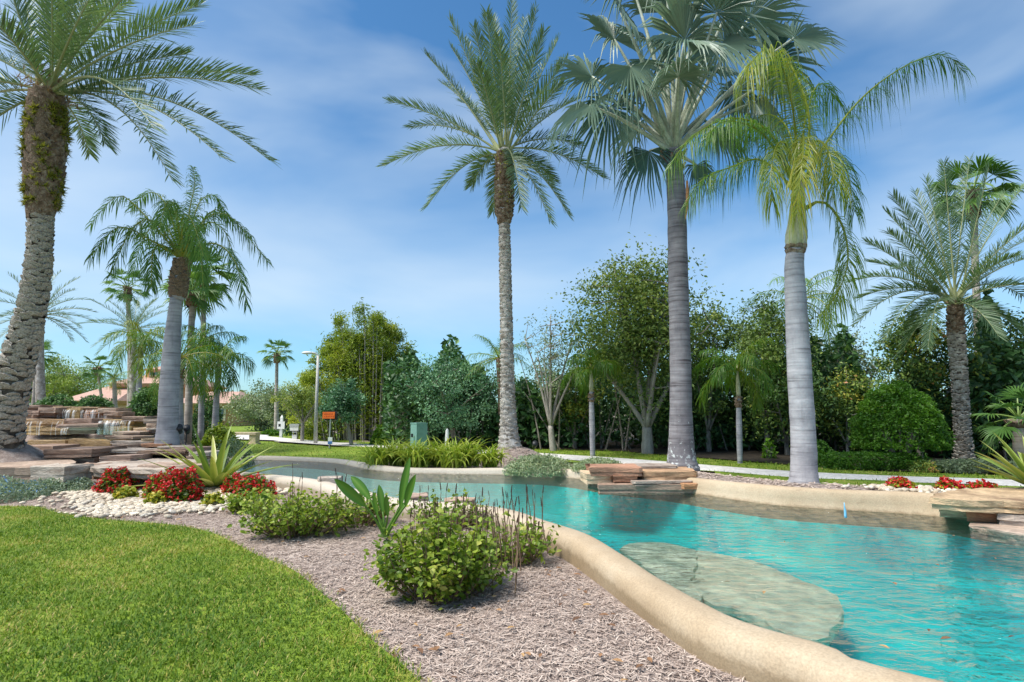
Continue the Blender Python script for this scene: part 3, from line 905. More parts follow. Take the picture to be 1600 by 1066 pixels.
def ringed_bark(name, c1, c2, c3, lichen=0.0):
    m, n, l, b = new_mat(name)
    v = coords(n, l, (1, 1, 1))
    vr = coords(n, l, (0.8, 0.8, 15))
    f = noise_tex(n, l, vr, 1.6, 5, 0.6, 0.5)
    g = noise_tex(n, l, v, 3.2, 5, 0.6)
    s = noise_tex(n, l, v, 40, 3)
    r = ramp(n, [(0.31, c1), (0.44, c2), (0.70, c3)])
    l.new(f, r.inputs['Fac'])
    r2 = ramp(n, [(0.3, (0.60, 0.60, 0.62)), (0.7, (1.15, 1.13, 1.1))])
    l.new(g, r2.inputs['Fac'])
    c = mixc(n, l, 1.0, r.outputs['Color'], r2.outputs['Color'], 'MULTIPLY')
    vs = coords(n, l, (7, 7, 1.0))
    cr = noise_tex(n, l, vs, 2.4, 4, 0.6, 0.3)
    r4 = ramp(n, [(0.28, (0.8, 0.79, 0.79)), (0.42, (1, 1, 1))])
    l.new(cr, r4.inputs['Fac'])
    c = mixc(n, l, 1.0, c, r4.outputs['Color'], 'MULTIPLY')
    if lichen:
        # pale lichen and dark damp growing on the foot of the trunk
        sp = n.new('ShaderNodeSeparateXYZ')
        l.new(v, sp.inputs['Vector'])
        mr = n.new('ShaderNodeMapRange')
        mr.inputs['From Min'].default_value = 0.15
        mr.inputs['From Max'].default_value = 1.3
        mr.inputs['To Min'].default_value = lichen
        mr.inputs['To Max'].default_value = -0.12
        l.new(sp.outputs['Z'], mr.inputs['Value'])
        ad = n.new('ShaderNodeMath')
        ad.operation = 'ADD'
        l.new(noise_tex(n, l, v, 15, 4, 0.65), ad.inputs[0])
        l.new(mr.outputs['Result'], ad.inputs[1])
        r3 = ramp(n, [(0.64, (0, 0, 0)), (0.70, (1, 1, 1))])
        l.new(ad.outputs['Value'], r3.inputs['Fac'])
        c = mixc(n, l, r3.outputs['Color'], c, (0.52, 0.55, 0.53))
    l.new(c, b.inputs['Base Color'])
    b.inputs['Roughness'].default_value = 0.9
    b.inputs['Specular IOR Level'].default_value = 0.2
    ad2 = n.new('ShaderNodeMath')
    ad2.operation = 'MULTIPLY_ADD'
    l.new(s, ad2.inputs[0])
    ad2.inputs[1].default_value = 0.5
    l.new(f, ad2.inputs[2])
    bump(n, l, b, ad2.outputs['Value'], 0.4, 0.02)
    return m
M['bark_bis'] = ringed_bark('bismarck_bark', (0.08, 0.068, 0.072), (0.19, 0.177, 0.186), (0.28, 0.267, 0.28), 0.10)
M['bark_fox'] = ringed_bark('foxtail_bark', (0.20, 0.19, 0.20), (0.35, 0.34, 0.355), (0.45, 0.44, 0.46))
M['bark_wash'] = ringed_bark('slim_palm_bark', (0.22, 0.18, 0.15), (0.38, 0.33, 0.28), (0.50, 0.45, 0.39))

def bez(a, c, b, n=16):
    t = np.linspace(0, 1, n)[:, None]
    return (1 - t) ** 2 * a + 2 * t * (1 - t) * c + t * t * b
def arc(base, az, el, L, droop, n=14):
    """a rachis leaving at az/el and bending down by droop radians over its length"""
    t = np.linspace(0, 1, n)
    e = el - droop * t ** 1.25
    st = L / (n - 1)
    dx = np.cos(e) * st
    dz = np.sin(e) * st
    x = np.concatenate([[0], np.cumsum(dx[:-1])])
    z = np.concatenate([[0], np.cumsum(dz[:-1])])
    return np.asarray(base) + np.stack([x * math.sin(az), x * math.cos(az), z], 1)
def frond(C, style, L0, r0=0.02, n=60, tint=0.4, sag=None, start=0.16, wd=None):
    """pinnate leaf on the curve C -> (rachis MB part merged) one mesh"""
    mb = MB()
    m = len(C)
    tt = np.linspace(0, 1, m)
    tube(mb, C, r0 * (1 - 0.86 * tt) * np.where(tt < 0.08, 1.6, 1.0), 5, 0.95 if style != 'fox' else 0.8, cap=False)
    t = np.linspace(start, 1.0, n)
    t = np.repeat(t, 2) + rng.uniform(-0.3, 0.3, 2 * n) / n
    t = np.clip(t, start, 1)
    side = np.tile([1.0, -1.0], n)
    P = np.stack([np.interp(t, tt, C[:, k]) for k in range(3)], 1)
    Tn = unit(np.gradient(C, axis=0))
    T = unit(np.stack([np.interp(t, tt, Tn[:, k]) for k in range(3)], 1))
    S = np.cross(T, UP)
    bad = np.linalg.norm(S, axis=1) < 0.12
    S[bad] = np.array([1.0, 0.2, 0])
    S = unit(S)
    N = np.cross(S, T)
    u = (t - start) / (1 - start)
    if style == 'date':
        fwd = np.radians(62 - 34 * u) + rng.normal(0, 0.06, len(t))
        vee = np.radians(28) + rng.normal(0, 0.28, len(t))
        Ln = L0 * np.clip(np.sin(np.pi * (0.10 + 0.78 * u)) ** 0.6, 0.2, 1) * rng.uniform(0.85, 1.1, len(t))
        sg = 0.10 if sag is None else sag
        WD = 0.019
    elif style == 'queen':
        fwd = np.radians(70 - 32 * u) + rng.normal(0, 0.1, len(t))
        vee = rng.normal(0.15, 0.35, len(t))
        Ln = L0 * np.clip(np.sin(np.pi * (0.14 + 0.76 * u)) ** 0.55, 0.2, 1) * rng.uniform(0.8, 1.15, len(t))
        sg = 0.85 if sag is None else sag
        WD = 0.017
    else:
        fwd = np.radians(68 - 35 * u) + rng.normal(0, 0.14, len(t))
        vee = rng.normal(0.1, 0.5, len(t))
        Ln = L0 * np.clip(np.sin(np.pi * (0.16 + 0.74 * u)) ** 0.5, 0.25, 1) * rng.uniform(0.75, 1.15, len(t))
        sg = 1.0 if sag is None else sag
        WD = 0.021
    wd = WD if wd is None else wd
    d = np.cos(fwd)[:, None] * T + np.sin(fwd)[:, None] * ((side * np.cos(vee))[:, None] * S + np.sin(vee)[:, None] * N)
    W = unit(T - (T * d).sum(1, keepdims=True) * d)
    seg = np.array([0, 0.35, 0.7, 1.0])
    ww = np.array([0.55, 1.0, 0.75, 0.0]) * wd
    sgv = sg * rng.uniform(0.6, 1.3, len(t))
    V = []
    for s_, w_ in zip(seg, ww):
        fall = sgv * s_ ** 2
        c_ = P + d * (Ln * s_ / (1 + 0.55 * fall))[:, None] - UP * (Ln * fall * 0.85)[:, None]
        if w_ > 0:
            V += [c_ - W * w_ / 2 * (L0 / 0.42) ** 0.4, c_ + W * w_ / 2 * (L0 / 0.42) ** 0.4]
        else:
            V += [c_]
    k = 7
    V = np.stack(V, 1).reshape(-1, 3)
    b = np.arange(len(t))[:, None] * k
    Q = np.concatenate([b + np.array([[0, 1, 3, 2]]), b + np.array([[2, 3, 5, 4]])])
    Tr = b + np.array([[4, 5, 6]])
    tn = np.clip(tint + rng.normal(0, 0.09, len(t)), 0, 1)
    tv = np.repeat(tn, k).reshape(-1, k)
    tv[:, 6] = np.clip(tv[:, 6] + 0.1, 0, 1)
    mb.add(V, Tr, Q, tv.ravel())
    return mb
def fan(mb, hub, Dx, Nn, R, nseg=30, spread=2.2, split=0.5, droop=0.15, tint=0.4, cup=0.1):
    Dx = unit(Dx)
    S = unit(np.cross(Dx, Nn))
    Nn = np.cross(S, Dx)
    a = np.linspace(-spread, spread, nseg) + rng.normal(0, 0.02, nseg)
    da = 2 * spread / (nseg - 1)
    def pt(an, r, up=0.0):
        r = np.asarray(r)
        dirv = np.cos(an)[:, None] * Dx + np.sin(an)[:, None] * S
        return hub + dirv * r[:, None] + Nn * (np.asarray(up) * np.ones(len(an)))[:, None]
    Rr = R * (0.80 + 0.20 * np.cos(a * 0.8)) * rng.uniform(0.88, 1.06, nseg)
    r1, r2 = Rr * split, Rr * (split + (1 - split) * 0.5)
    plt = R * 0.022
    cu = cup * R
    dr = droop * R * rng.uniform(0.3, 1.7, nseg)
    hubp = np.repeat(np.asarray(hub)[None], nseg, 0)
    L1, C1, R1 = pt(a - da * .5, r1, -plt + cu * .3), pt(a, r1, plt + cu * .3), pt(a + da * .5, r1, -plt + cu * .3)
    L2, C2, R2 = pt(a - da * .24, r2, cu * .5), pt(a, r2, plt + cu * .5), pt(a + da * .24, r2, cu * .5)
    tip = pt(a + rng.normal(0, 0.04, nseg), Rr, cu * .6)
    for A_ in (L2, C2, R2):
        A_ -= UP * (dr * 0.3)[:, None]
    tip -= UP * dr[:, None]
    V = np.stack([hubp, L1, C1, R1, L2, C2, R2, tip], 1).reshape(-1, 3)
    b = np.arange(nseg)[:, None] * 8
    Tr = np.concatenate([b + np.array([[0, 1, 2]]), b + np.array([[0, 2, 3]]), b + np.array([[4, 7, 5]]), b + np.array([[5, 7, 6]])])
    Q = np.concatenate([b + np.array([[1, 4, 5, 2]]), b + np.array([[2, 5, 6, 3]])])
    tn = np.repeat(np.clip(tint + rng.normal(0, 0.07, nseg), 0, 1), 8).reshape(-1, 8)
    tn[:, 7] = np.clip(tn[:, 7] + 0.18, 0, 1)
    mb.add(V, Tr, Q, tn.ravel())
def trunk_path(px_pts, Y, n=40):
    P = np.array([D(x, y, Y) for x, y, *_ in px_pts])
    R = np.array([w / 2 * Y / 900.0 for *_, w in px_pts])
    s = catmull(np.column_stack([P, R]), max(3, n // (len(P) - 1)))
    return s[:, :3], s[:, 3]
def boots(P, R, rowh, per, sz, z0, z1):
    """positions of the old leaf bases spiralling up a trunk"""
    out = []
    d = np.concatenate([[0], np.cumsum(np.linalg.norm(np.diff(P, axis=0), axis=1))])
    k, s = 0, z0 * d[-1]
    while s < z1 * d[-1]:
        c = np.array([np.interp(s, d, P[:, i]) for i in range(3)])
        r = np.interp(s, d, R)
        for j in range(per):
            a = (j + 0.5 * (k % 2)) / per * 2 * np.pi + rng.normal(0, 0.06) + k * 0.11
            out.append((c + UP * rng.normal(0, rowh * 0.22), r, a + rng.normal(0, 0.09), rng.uniform(0.8, 1.25) * sz))
        s += rowh * rng.uniform(0.92, 1.08)
        k += 1
    return out
# one old leaf base: a thick pointed scale (x across, y outward, z up)
BV = np.array([(-0.5, 0, -0.32), (0.5, 0, -0.32), (0.56, 0.12, -0.05), (0.30, 0.36, 0.16), (0, 0.46, 0.26), (-0.30, 0.36, 0.16), (-0.56, 0.12, -0.05), (-0.42, -0.05, 0.12), (0.42, -0.05, 0.12), (0, 0.30, -0.16), (0, 0.06, 0.30)])
BT = np.array([(0, 1, 9), (1, 2, 9), (2, 3, 9), (3, 4, 9), (4, 5, 9), (5, 6, 9), (6, 0, 9), (6, 5, 7), (5, 4, 10), (5, 10, 7), (4, 3, 10), (3, 8, 10), (3, 2, 8)])
boot_me = {}
def add_boots(tree, lst, mat, n_obj, flat=1.0, ratio=0.8):
    if mat not in boot_me:
        boot_me[mat] = [MB().add((BV + rng.uniform(-0.05, 0.05, BV.shape)) * np.array([1, 1, 1]), BT).mesh('leaf_boot', mat=M[mat]) for _ in range(5)]
    face = sorted(lst, key=lambda b: math.sin(b[2]))      # -y (towards the viewer) first
    org = parent_world(tree)
    joined = MB()
    for i, (c, r, a, s) in enumerate(face):
        o_dir = np.array([math.cos(a), math.sin(a), 0])
        p = c + o_dir * r * 0.93
        if i < n_obj:
            o = bpy.data.objects.new('leaf_boot', random.choice(boot_me[mat]))
            COL.objects.link(o)
            o.parent = tree
            o.location = Vector(p) - org
            o.rotation_euler = (rng.uniform(-.15, .15), rng.uniform(-.2, .2), a - math.pi / 2)
            o.scale = (s, s * flat, s * ratio)
        else:
            xd = np.array([-math.sin(a), math.cos(a), 0])
            v = BV * np.array([s, s * flat, s * ratio])
            joined.add(p + v[:, :1] * -xd + v[:, 1:2] * o_dir + v[:, 2:] * UP, BT[:, ::-1])
    if joined.n:
        joined.build('leaf_boots', M[mat], tree, kind='stuff')
def tufts(mb, P, n, L, wid, updir=0.6, tint=(0, 1)):
    """short leaf tufts standing off points P"""
    i = rng.integers(0, len(P), n)
    b = P[i]
    d = unit(rng.normal(0, 1, (n, 3)) + np.array([0, 0, updir]))
    ln = L * rng.uniform(0.5, 1.2, n)
    w = unit(np.cross(d, rng.normal(0, 1, (n, 3)))) * wid
    V = np.stack([b - w * .5, b + w * .5, b + d * ln[:, None]], 1).reshape(-1, 3)
    mb.add(V, np.arange(3 * n).reshape(-1, 3), None, np.repeat(rng.uniform(*tint, n), 3))

def put_frond(tree, C, style, L0, mat, **k):
    return frond(C, style, L0, **k).build('frond', M[mat], tree)
def px_frond(tree, base, tip, Y, dy, arch, style, L0, mat, **k):
    """a leaf whose tip is dy metres nearer or farther than the trunk"""
    e = D(tip[0], tip[1], Y + dy)
    ln = np.linalg.norm(e - base)
    c = base * 0.5 + e * 0.5 + UP * arch * ln
    return put_frond(tree, bez(base, c, e, 18), style, L0, mat, **k)

# ---- big date palm, left edge
Y = 10.4
P, R = trunk_path([(-4, 696, 66), (8, 645, 48), (27, 570, 42), (46, 500, 35), (59, 420, 29), (64, 340, 29), (66, 312, 40), (69, 260, 50), (72, 200, 52), (75, 145, 46)], Y, 60)
tree = thing('date_palm', 'tall leaning date palm with scaly trunk at the left edge', 'palm tree', P[0], 'date palms')
mb = MB()
tube(mb, np.concatenate([P[:1] - (0, 0, 0.25), P]), np.concatenate([R[:1], R]) * 0.95, 14, rough=0.02)
mb.build('trunk', M['gap_dark'], tree, smooth=True)
add_boots(tree, boots(P, R, 0.085, 8, 0.22, 0.0, 0.63), 'boot_grey', 250, 0.6, 0.75)
add_boots(tree, boots(P, R, 0.10, 10, 0.17, 0.64, 0.985), 'boot_brown', 50, 0.9, 1.9)
mb = MB()
k0 = int(len(P) * 0.62)
cand = np.concatenate([P[k0:-3] + np.stack([np.cos(a) * R[k0:-3], np.sin(a) * R[k0:-3], 0 * R[k0:-3]], 1) * 1.1 for a in np.linspace(0, 6.28, 40)])
cand = cand[rng.random(len(cand)) < 0.35]
pat_ = np.sin(cand[:, 0] * 9) * np.cos(cand[:, 1] * 8 + cand[:, 2] * 5) > -0.15
tufts(mb, cand[pat_], 6500, 0.13, 0.022, 0.2)
mb.build('trunk_fern', M['moss'], tree, kind='stuff')
top = P[-1]
for tx, ty, dy, ar in [(420, 250, -0.6, .24), (405, 140, 0.4, .16), (345, 245, -1.2, .22), (395, 118, 1.2, .14), (290, 85, 1.0, .10), (312, 8, 0.3, .10), (268, 280, -1.0, .34), (165, 225, -0.5, .4), (180, -70, .6, .06),
                       (110, -110, -.4, .04), (60, -110, .5, .03), (0, -60, -.8, .06), (-60, -20, .5, .08), (250, -60, -.9, .08), (-100, 60, .3, .12), (-140, 130, -.6, .16), (-150, 220, .5, .24), (-110, 290, -.5, .3),
                       (140, -90, 1.6, .06), (210, -30, 1.9, .1), (30, -40, 1.8, .08), (80, -70, -1.7, .05), (150, -20, -2.0, .1), (-30, 10, -1.8, .1), (240, 200, -2.2, .26), (60, 260, 2.4, .3), (140, 240, 2.2, .3), (230, -20, 0.6, .08), (300, 40, -1.4, .12)]:
    px_frond(tree, top + (rng.uniform(-.12, .12), rng.uniform(-.12, .12), rng.uniform(-.15, .05)), (tx, ty), Y, dy, ar, 'date', 0.56, 'frond_date', r0=0.030, n=100, tint=rng.uniform(.25, .6), start=0.2)
mb = MB()
tufts(mb, top + rng.normal(0, 1, (90, 3)) * np.array([.16, .16, .2]), 900, 0.3, 0.014, 0.8)
mb.build('crown_fibre', M['fibre'], tree, kind='stuff')

# ---- centre date palm
Y = 13.0
P, R = trunk_path([(797, 703, 40), (795, 670, 28), (793, 600, 22), (791, 500, 19), (789, 400, 18), (788, 345, 18), (788, 332, 26), (788, 290, 28), (788, 250, 26), (788, 234, 22)], Y, 60)
tree = thing('date_palm', 'tall straight date palm with pale notched trunk in the middle', 'palm tree', P[0], 'date palms')
mb = MB()
tube(mb, np.concatenate([P[:1] - (0, 0, 0.2), P]), np.concatenate([R[:1], R]) * 0.97, 14, rough=0.015)
mb.build('trunk', noisy('pale_notched_trunk', (0.20, 0.17, 0.15), (0.42, 0.39, 0.35), 6, 0.9, 0.6, 0.01, c3=(0.58, 0.55, 0.51)), tree, smooth=True)
add_boots(tree, boots(P, R, 0.092, 9, 0.125, 0.01, 0.735), 'boot_grey', 0, 0.40, 0.9)
add_boots(tree, boots(P, R, 0.07, 11, 0.13, 0.745, 0.985), 'boot_brown', 0, 1.0, 1.0)
mb = MB()
k0 = int(len(P) * 0.7)
cand = np.concatenate([P[k0:-3] + np.stack([np.cos(a) * R[k0:-3], np.sin(a) * R[k0:-3], 0 * R[k0:-3]], 1) * 1.15 for a in np.linspace(0, 6.28, 30)])
tufts(mb, cand[rng.random(len(cand)) < 0.3], 700, 0.10, 0.015, 0.3)
mb.build('trunk_fern', M['moss'], tree, kind='stuff')
top = P[-1] - (0, 0, 0.05)
for tx, ty, dy, ar in [(608, 158, .3, .12), (601, 259, -.4, .24), (667, 323, -.5, .34), (737, 290, .8, .34), (665, 85, .5, .08), (703, 31, -.4, .05), (705, 74, .9, .06), (740, 42, -.9, .03), (770, 28, .7, .03), (800, 2, .2, .01),
                       (838, 13, -.4, .02), (872, 62, .3, .05), (885, 95, -.7, .08), (941, 277, .2, .22), (888, 336, -.4, .34), (859, 345, -.9, .36), (815, 325, -1.2, .4), (864, 282, .9, .3), (905, 228, 1.0, .22), (905, 155, .8, .12),
                       (725, 60, 1.1, .05), (760, 20, -1.3, .05), (820, 30, 1.1, .04), (850, 50, -1.2, .06), (690, 130, 1.6, .12), (640, 200, 1.5, .2), (770, 330, 1.3, .38), (780, 60, -1.6, .08), (835, 90, 1.6, .1), (745, 100, -1.8, .12), (795, 90, 1.8, .1), (880, 130, -1.2, .12), (720, 160, 1.9, .18)]:
    px_frond(tree, top + (rng.uniform(-.09, .09), rng.uniform(-.09, .09), rng.uniform(-.12, .05)), (tx, ty), Y, dy, ar, 'date', 0.46, 'frond_date', r0=0.026, n=92, tint=rng.uniform(.25, .6), start=0.2)

# ---- right date palm
Y = 13.2
P, R = trunk_path([(1507, 722, 27), (1505, 690, 19), (1501, 620, 18), (1497, 560, 19), (1494, 520, 20), (1493, 500, 19), (1492, 470, 18)], Y, 48)
tree = thing('date_palm', 'shorter date palm with pale scaly trunk beside the clipped round tree', 'palm tree', P[0], 'date palms')
mb = MB()
tube(mb, np.concatenate([P[:1] - (0, 0, 0.3), P]), np.concatenate([R[:1], R]) * 0.95, 12, rough=0.02)
mb.build('trunk', M['gap_dark'], tree, smooth=True)
add_boots(tree, boots(P, R, 0.075, 9, 0.145, 0.0, 0.80), 'boot_grey', 0, 0.8, 0.8)
add_boots(tree, boots(P, R, 0.075, 9, 0.13, 0.80, 0.98), 'boot_brown', 0, 1.0, 1.0)
top = P[-1]
for tx, ty, dy, ar in [(1353, 378, .3, .15), (1331, 440, -.4, .26), (1383, 330, .6, .1), (1396, 306, -.5, .08), (1340, 505, -.6, .34), (1379, 536, -1.0, .4), (1388, 363, -.9, .14), (1447, 280, .4, .04), (1475, 255, -.5, .02), (1515, 250, .4, .02), (1545, 262, -.6, .03),
                       (1600, 290, .5, .08), (1625, 340, -.5, .12), (1640, 400, .4, .18), (1640, 450, -.6, .26), (1590, 515, -.6, .4), (1560, 525, -1.2, .45), (1620, 480, .8, .34), (1345, 465, .8, .28), (1450, 545, -1.2, .5), (1420, 510, 1.0, .42), (1530, 540, 1.2, .45), (1430, 300, 1.2, .06), (1570, 300, 1.2, .08),
                       (1400, 420, -1.6, .25), (1590, 400, -1.6, .2), (1360, 410, 1.2, .2), (1630, 370, 1.2, .16), (1410, 550, .5, .42)]:
    px_frond(tree, top + (rng.uniform(-.08, .08), rng.uniform(-.08, .08), rng.uniform(-.15, .05)), (tx, ty), Y, dy, ar, 'date', 0.43, 'frond_date', r0=0.024, n=84, tint=rng.uniform(.2, .6), start=0.18)

# ---- silver fan palm (grey trunk, right of centre)
Y = 9.8
P, R = trunk_path([(1066, 732, 52), (1065, 715, 43), (1064, 660, 35), (1063, 560, 32), (1060, 450, 31), (1058, 350, 30), (1056, 290, 29), (1053, 262, 27), (1052, 235, 25)], Y, 60)
tree = thing('fan_palm', 'silver fan palm with thick grey trunk behind the stone ledge', 'palm tree', P[0])
mb = MB()
R2 = R * (1 + 0.018 * np.sin(np.arange(len(R)) * 1.9) + rng.normal(0, 0.008, len(R)))
tube(mb, np.concatenate([P[:1] - (0, 0, 0.3), P]), np.concatenate([R2[:1], R2]), 20, rough=0.006)
mb.build('trunk', M['bark_bis'], tree, smooth=True)
top = P[-1]
hubs = [  # hub px, py, dy, fan axis (x, y, z), radius, tint
    (925, 120, .1, (-1, .1, .55), .72, .45), (985, 104, -.6, (-.3, -.5, -1), .72, .45), (921, 165, -.3, (-.7, -.3, -.8), .75, .55), (952, 168, .4, (-.25, .2, -1), .85, .2), (960, 62, .3, (-.6, .2, 1), .78, .5),
    (1070, 62, -.5, (-.15, -.5, 1), 1.05, .55), (1072, 66, -.9, (-.2, -.9, -.7), .75, .5), (1132, 68, .3, (.35, .1, 1), .85, .5), (1014, 236, .2, (-.35, .1, -1), .68, .15), (1088, 258, .3, (.4, .1, -1), .45, .35), (1150, 142, .5, (.15, .4, -1), .65, .3),
    (1205, 95, .8, (1, .3, .25), .95, .15), (1035, 20, .6, (-.2, .5, 1), .9, .45), (1100, 0, .8, (.3, .6, 1), .9, .45), (1010, 60, 1.0, (-.5, .9, .8), .8, .4), (1060, 120, -1.0, (.1, -1, .3), .6, .6), (1128, 70, -.6, (.4, -.6, -.8), .7, .4),
    (1170, 30, -.2, (.8, -.2, .8), .85, .4), (970, 20, -.5, (-.7, -.5, .7), .8, .45), (1120, 200, 1.0, (.6, .8, -.5), .7, .3), (1000, 190, .9, (-.6, .8, -.4), .7, .3), (1180, 160, .2, (.7, .1, -.9), .7, .3), (1240, 60, .2, (.9, .2, .5), .75, .25),
    (1040, -50, -.3, (-.1, -.2, 1), .9, .45), (1110, -60, .2, (.2, .1, 1), .9, .5), (985, -30, .2, (-.5, .1, 1), .85, .45), (1165, -30, .4, (.5, .3, 1), .85, .4), (1030, 100, .5, (-.3, .4, .3), .7, .35), (1100, 110, .6, (.3, .5, .2), .7, .35), (1060, 30, .9, (0, .6, .9), .9, .4), (1000, 130, -.2, (-.6, -.3, -.5), .65, .55), (1120, 20, -.6, (.3, -.7, .4), .8, .55), (1215, 120, .5, (.8, .3, -.5), .7, .2)]
for hx, hy, dy, ax, R0, tn_ in hubs:
    hub = D(hx, hy, Y + dy)
    base = top + (rng.uniform(-.07, .07), rng.uniform(-.07, .07), rng.uniform(-.1, .1))
    mb = MB()
    ln = np.linalg.norm(hub - base)
    C = bez(base, (base + hub) / 2 + UP * 0.10 * ln, hub, 9)
    mp_ = MB()
    tube(mp_, C, np.linspace(0.048, 0.020, 9), 6, 1.0)
    rad = unit(hub - top)
    nn = unit(UP * 0.45 + rad * 0.2 + np.array([0, -0.8, 0]) + rng.normal(0, .28, 3))
    if abs(np.dot(unit(ax), nn)) > 0.9:
        nn = unit(nn + np.array([0.3, -0.9, 0]))
    fan(mb, hub, np.array(ax, float), nn, R0 * 1.25, 38, rng.uniform(1.7, 2.4), 0.46, rng.uniform(.22, .42) if ax[2] > 0 else 0.5, tn_ * rng.uniform(.6, 1), rng.uniform(.0, .3))
    fl = mb.build('fan_leaf', M['fan_silver'], tree)
    mp_.build('petiole', M['petiole_silver'], fl, smooth=True)
mb = MB()
for k in range(9):
    a = rng.uniform(0, 6.28)
    d = np.array([math.cos(a), math.sin(a), 0])
    s = top - UP * rng.uniform(0.05, 0.45)
    tube(mb, np.array([s + d * .1, s + d * .17 + UP * .05, s + d * .24 + UP * .12]), [0.05, 0.04, 0.012], 5)
mb.build('leaf_stub', M['boot_brown'], tree, kind='stuff')
mb = MB()
s = D(1074, 300, Y - .25)
tube(mb, np.array([s + (0, 0, .2), s, s + (-.03, -.03, -.3), s + (-.06, -.04, -.5)]), [.02, .03, .022, .006], 5)
mb.build('dry_sheath', plain('orange_dry_sheath', (.42, .18, .06), .7), tree)

# ---- drooping palm with pale trunk, right
Y = 7.8
P, R = trunk_path([(1256, 758, 50), (1256, 742, 40), (1255, 680, 36), (1249, 580, 35), (1244, 480, 32), (1241, 420, 29), (1243, 390, 27)], Y, 50)
tree = thing('queen_palm', 'pale grey trunked palm with long drooping yellow-green fronds near the pool', 'palm tree', P[0])
mb = MB()
R2 = R * (1 + rng.normal(0, 0.009, len(R)))
tube(mb, np.concatenate([P[:1] - (0, 0, 0.3), P]), np.concatenate([R2[:1], R2]), 18, rough=0.006)
mb.build('trunk', M['bark_fox'], tree, smooth=True)
Ps, Rs = trunk_path([(1243, 392, 26), (1244, 372, 33), (1246, 340, 26), (1248, 290, 18), (1250, 225, 9)], Y, 20)
mb = MB()
tube(mb, Ps, Rs, 12, rough=0.02)
mb.build('crownshaft', M['shaft'], tree, smooth=True)
add_boots(tree, boots(Ps[:6], Rs[:6] * 1.02, 0.06, 9, 0.11, 0.0, 0.5), 'boot_brown', 0, 0.6, 0.9)
def mf(pts, L0, tint, n=56, sag=1.4, start=.24):
    C = catmull(np.array([D(x, y, Y + d) for x, y, d in pts]), 7)
    C = resample(C, np.linalg.norm(np.diff(C, axis=0), axis=1).sum() / 19.0, False)
    put_frond(tree, C, 'fox', L0, 'frond_fox', r0=0.022, n=int(n * 2.0), tint=tint, sag=sag, start=start, wd=.0105)
mf([(1250, 300, 0), (1290, 225, .1), (1350, 150, .2), (1420, 100, .3), (1475, 85, .3), (1503, 110, .2)], .52, .22, 74)
mf([(1248, 290, 0), (1240, 180, -.2), (1222, 105, -.5), (1195, 78, -.8), (1165, 110, -1.0)], .66, .72, 64)
mf([(1248, 290, 0), (1258, 190, .3), (1280, 130, .7), (1310, 160, 1.0)], .55, .35, 52)
mf([(1246, 290, 0), (1200, 205, .1), (1140, 185, 0), (1080, 215, -.2), (1045, 262, -.3)], .46, .45, 66)
mf([(1244, 300, 0), (1190, 250, .3), (1140, 262, .5), (1095, 282, .5), (1072, 320, .5)], .42, .45, 60)
mf([(1244, 300, 0), (1215, 240, -.1), (1180, 200, -.3), (1130, 190, -.5), (1100, 220, -.6)], .46, .35, 56)
mf([(1250, 280, 0), (1252, 225, -.3), (1256, 215, -.7), (1253, 258, -.95), (1248, 305, -1.0), (1245, 335, -1.0)], .42, .80, 66)
mf([(1250, 280, 0), (1270, 225, -.2), (1290, 228, -.5), (1302, 270, -.7), (1300, 310, -.7)], .42, .68, 56)
mf([(1248, 285, 0), (1228, 225, -.2), (1212, 232, -.5), (1204, 280, -.7), (1206, 315, -.7)], .42, .70, 56)
mf([(1252, 330, 0), (1285, 315, 0), (1315, 350, -.1), (1325, 405, -.2), (1310, 455, -.25), (1285, 490, -.3)], .42, .6, 64)
mf([(1250, 290, 0), (1265, 190, -.1), (1240, 110, .2), (1215, 90, .6), (1180, 105, .9)], .55, .4, 56)
mf([(1250, 290, 0), (1285, 240, .6), (1320, 260, 1.1), (1335, 330, 1.4)], .5, .3, 50)
mf([(1250, 290, 0), (1230, 200, .8), (1190, 180, 1.4), (1150, 230, 1.8)], .5, .3, 50)
# ------------------------------------------------------------------ smaller and farther palms
def palm_generic(name, label, pts, Y, style, L, L0, n, mat, bark, el=(75, -35), droop=1.0, nl=30, tint=(.25, .6), shaft=False, boot=False, seed=0, r0=0.018, sag=None, group=None, down=0.0):
    P, R = trunk_path(pts, Y, 18)
    tree = thing(name, label, 'palm tree', P[0], group)
    mb = MB()
    tube(mb, np.concatenate([P[:1] - (0, 0, 0.5), P]), np.concatenate([R[:1], R]) * (1 + 0.02 * rng.standard_normal(len(P) + 1)), 10)
    mb.build('trunk', M[bark], tree, smooth=True)
    top = P[-1]
    if boot:
        add_boots(tree, boots(P, R, 0.08, 8, 0.14 * max(0.7, R[-1] / 0.15), boot, 0.99), 'boot_brown', 0, 1.0, 1.0)
    if shaft:
        mb = MB()
        tube(mb, np.array([top, top + UP * .12, top + UP * .4, top + UP * .75]), [R[-1], R[-1] * 1.25, R[-1] * .85, R[-1] * .3], 9)
        mb.build('crownshaft', M['shaft'], tree, smooth=True)
        top = top + UP * .6
    for k in range(n):
        az = k * 2.39996 + seed
        e = math.radians(el[0] + (el[1] - el[0]) * (k + .5) / n + rng.uniform(-8, 8))
        C = arc(top - UP * down * k / n, az, e, L * rng.uniform(.85, 1.1), droop * rng.uniform(.75, 1.25), 12)
        put_frond(tree, C, style, L0, mat, r0=r0, n=nl, tint=rng.uniform(*tint), sag=sag)
    return tree
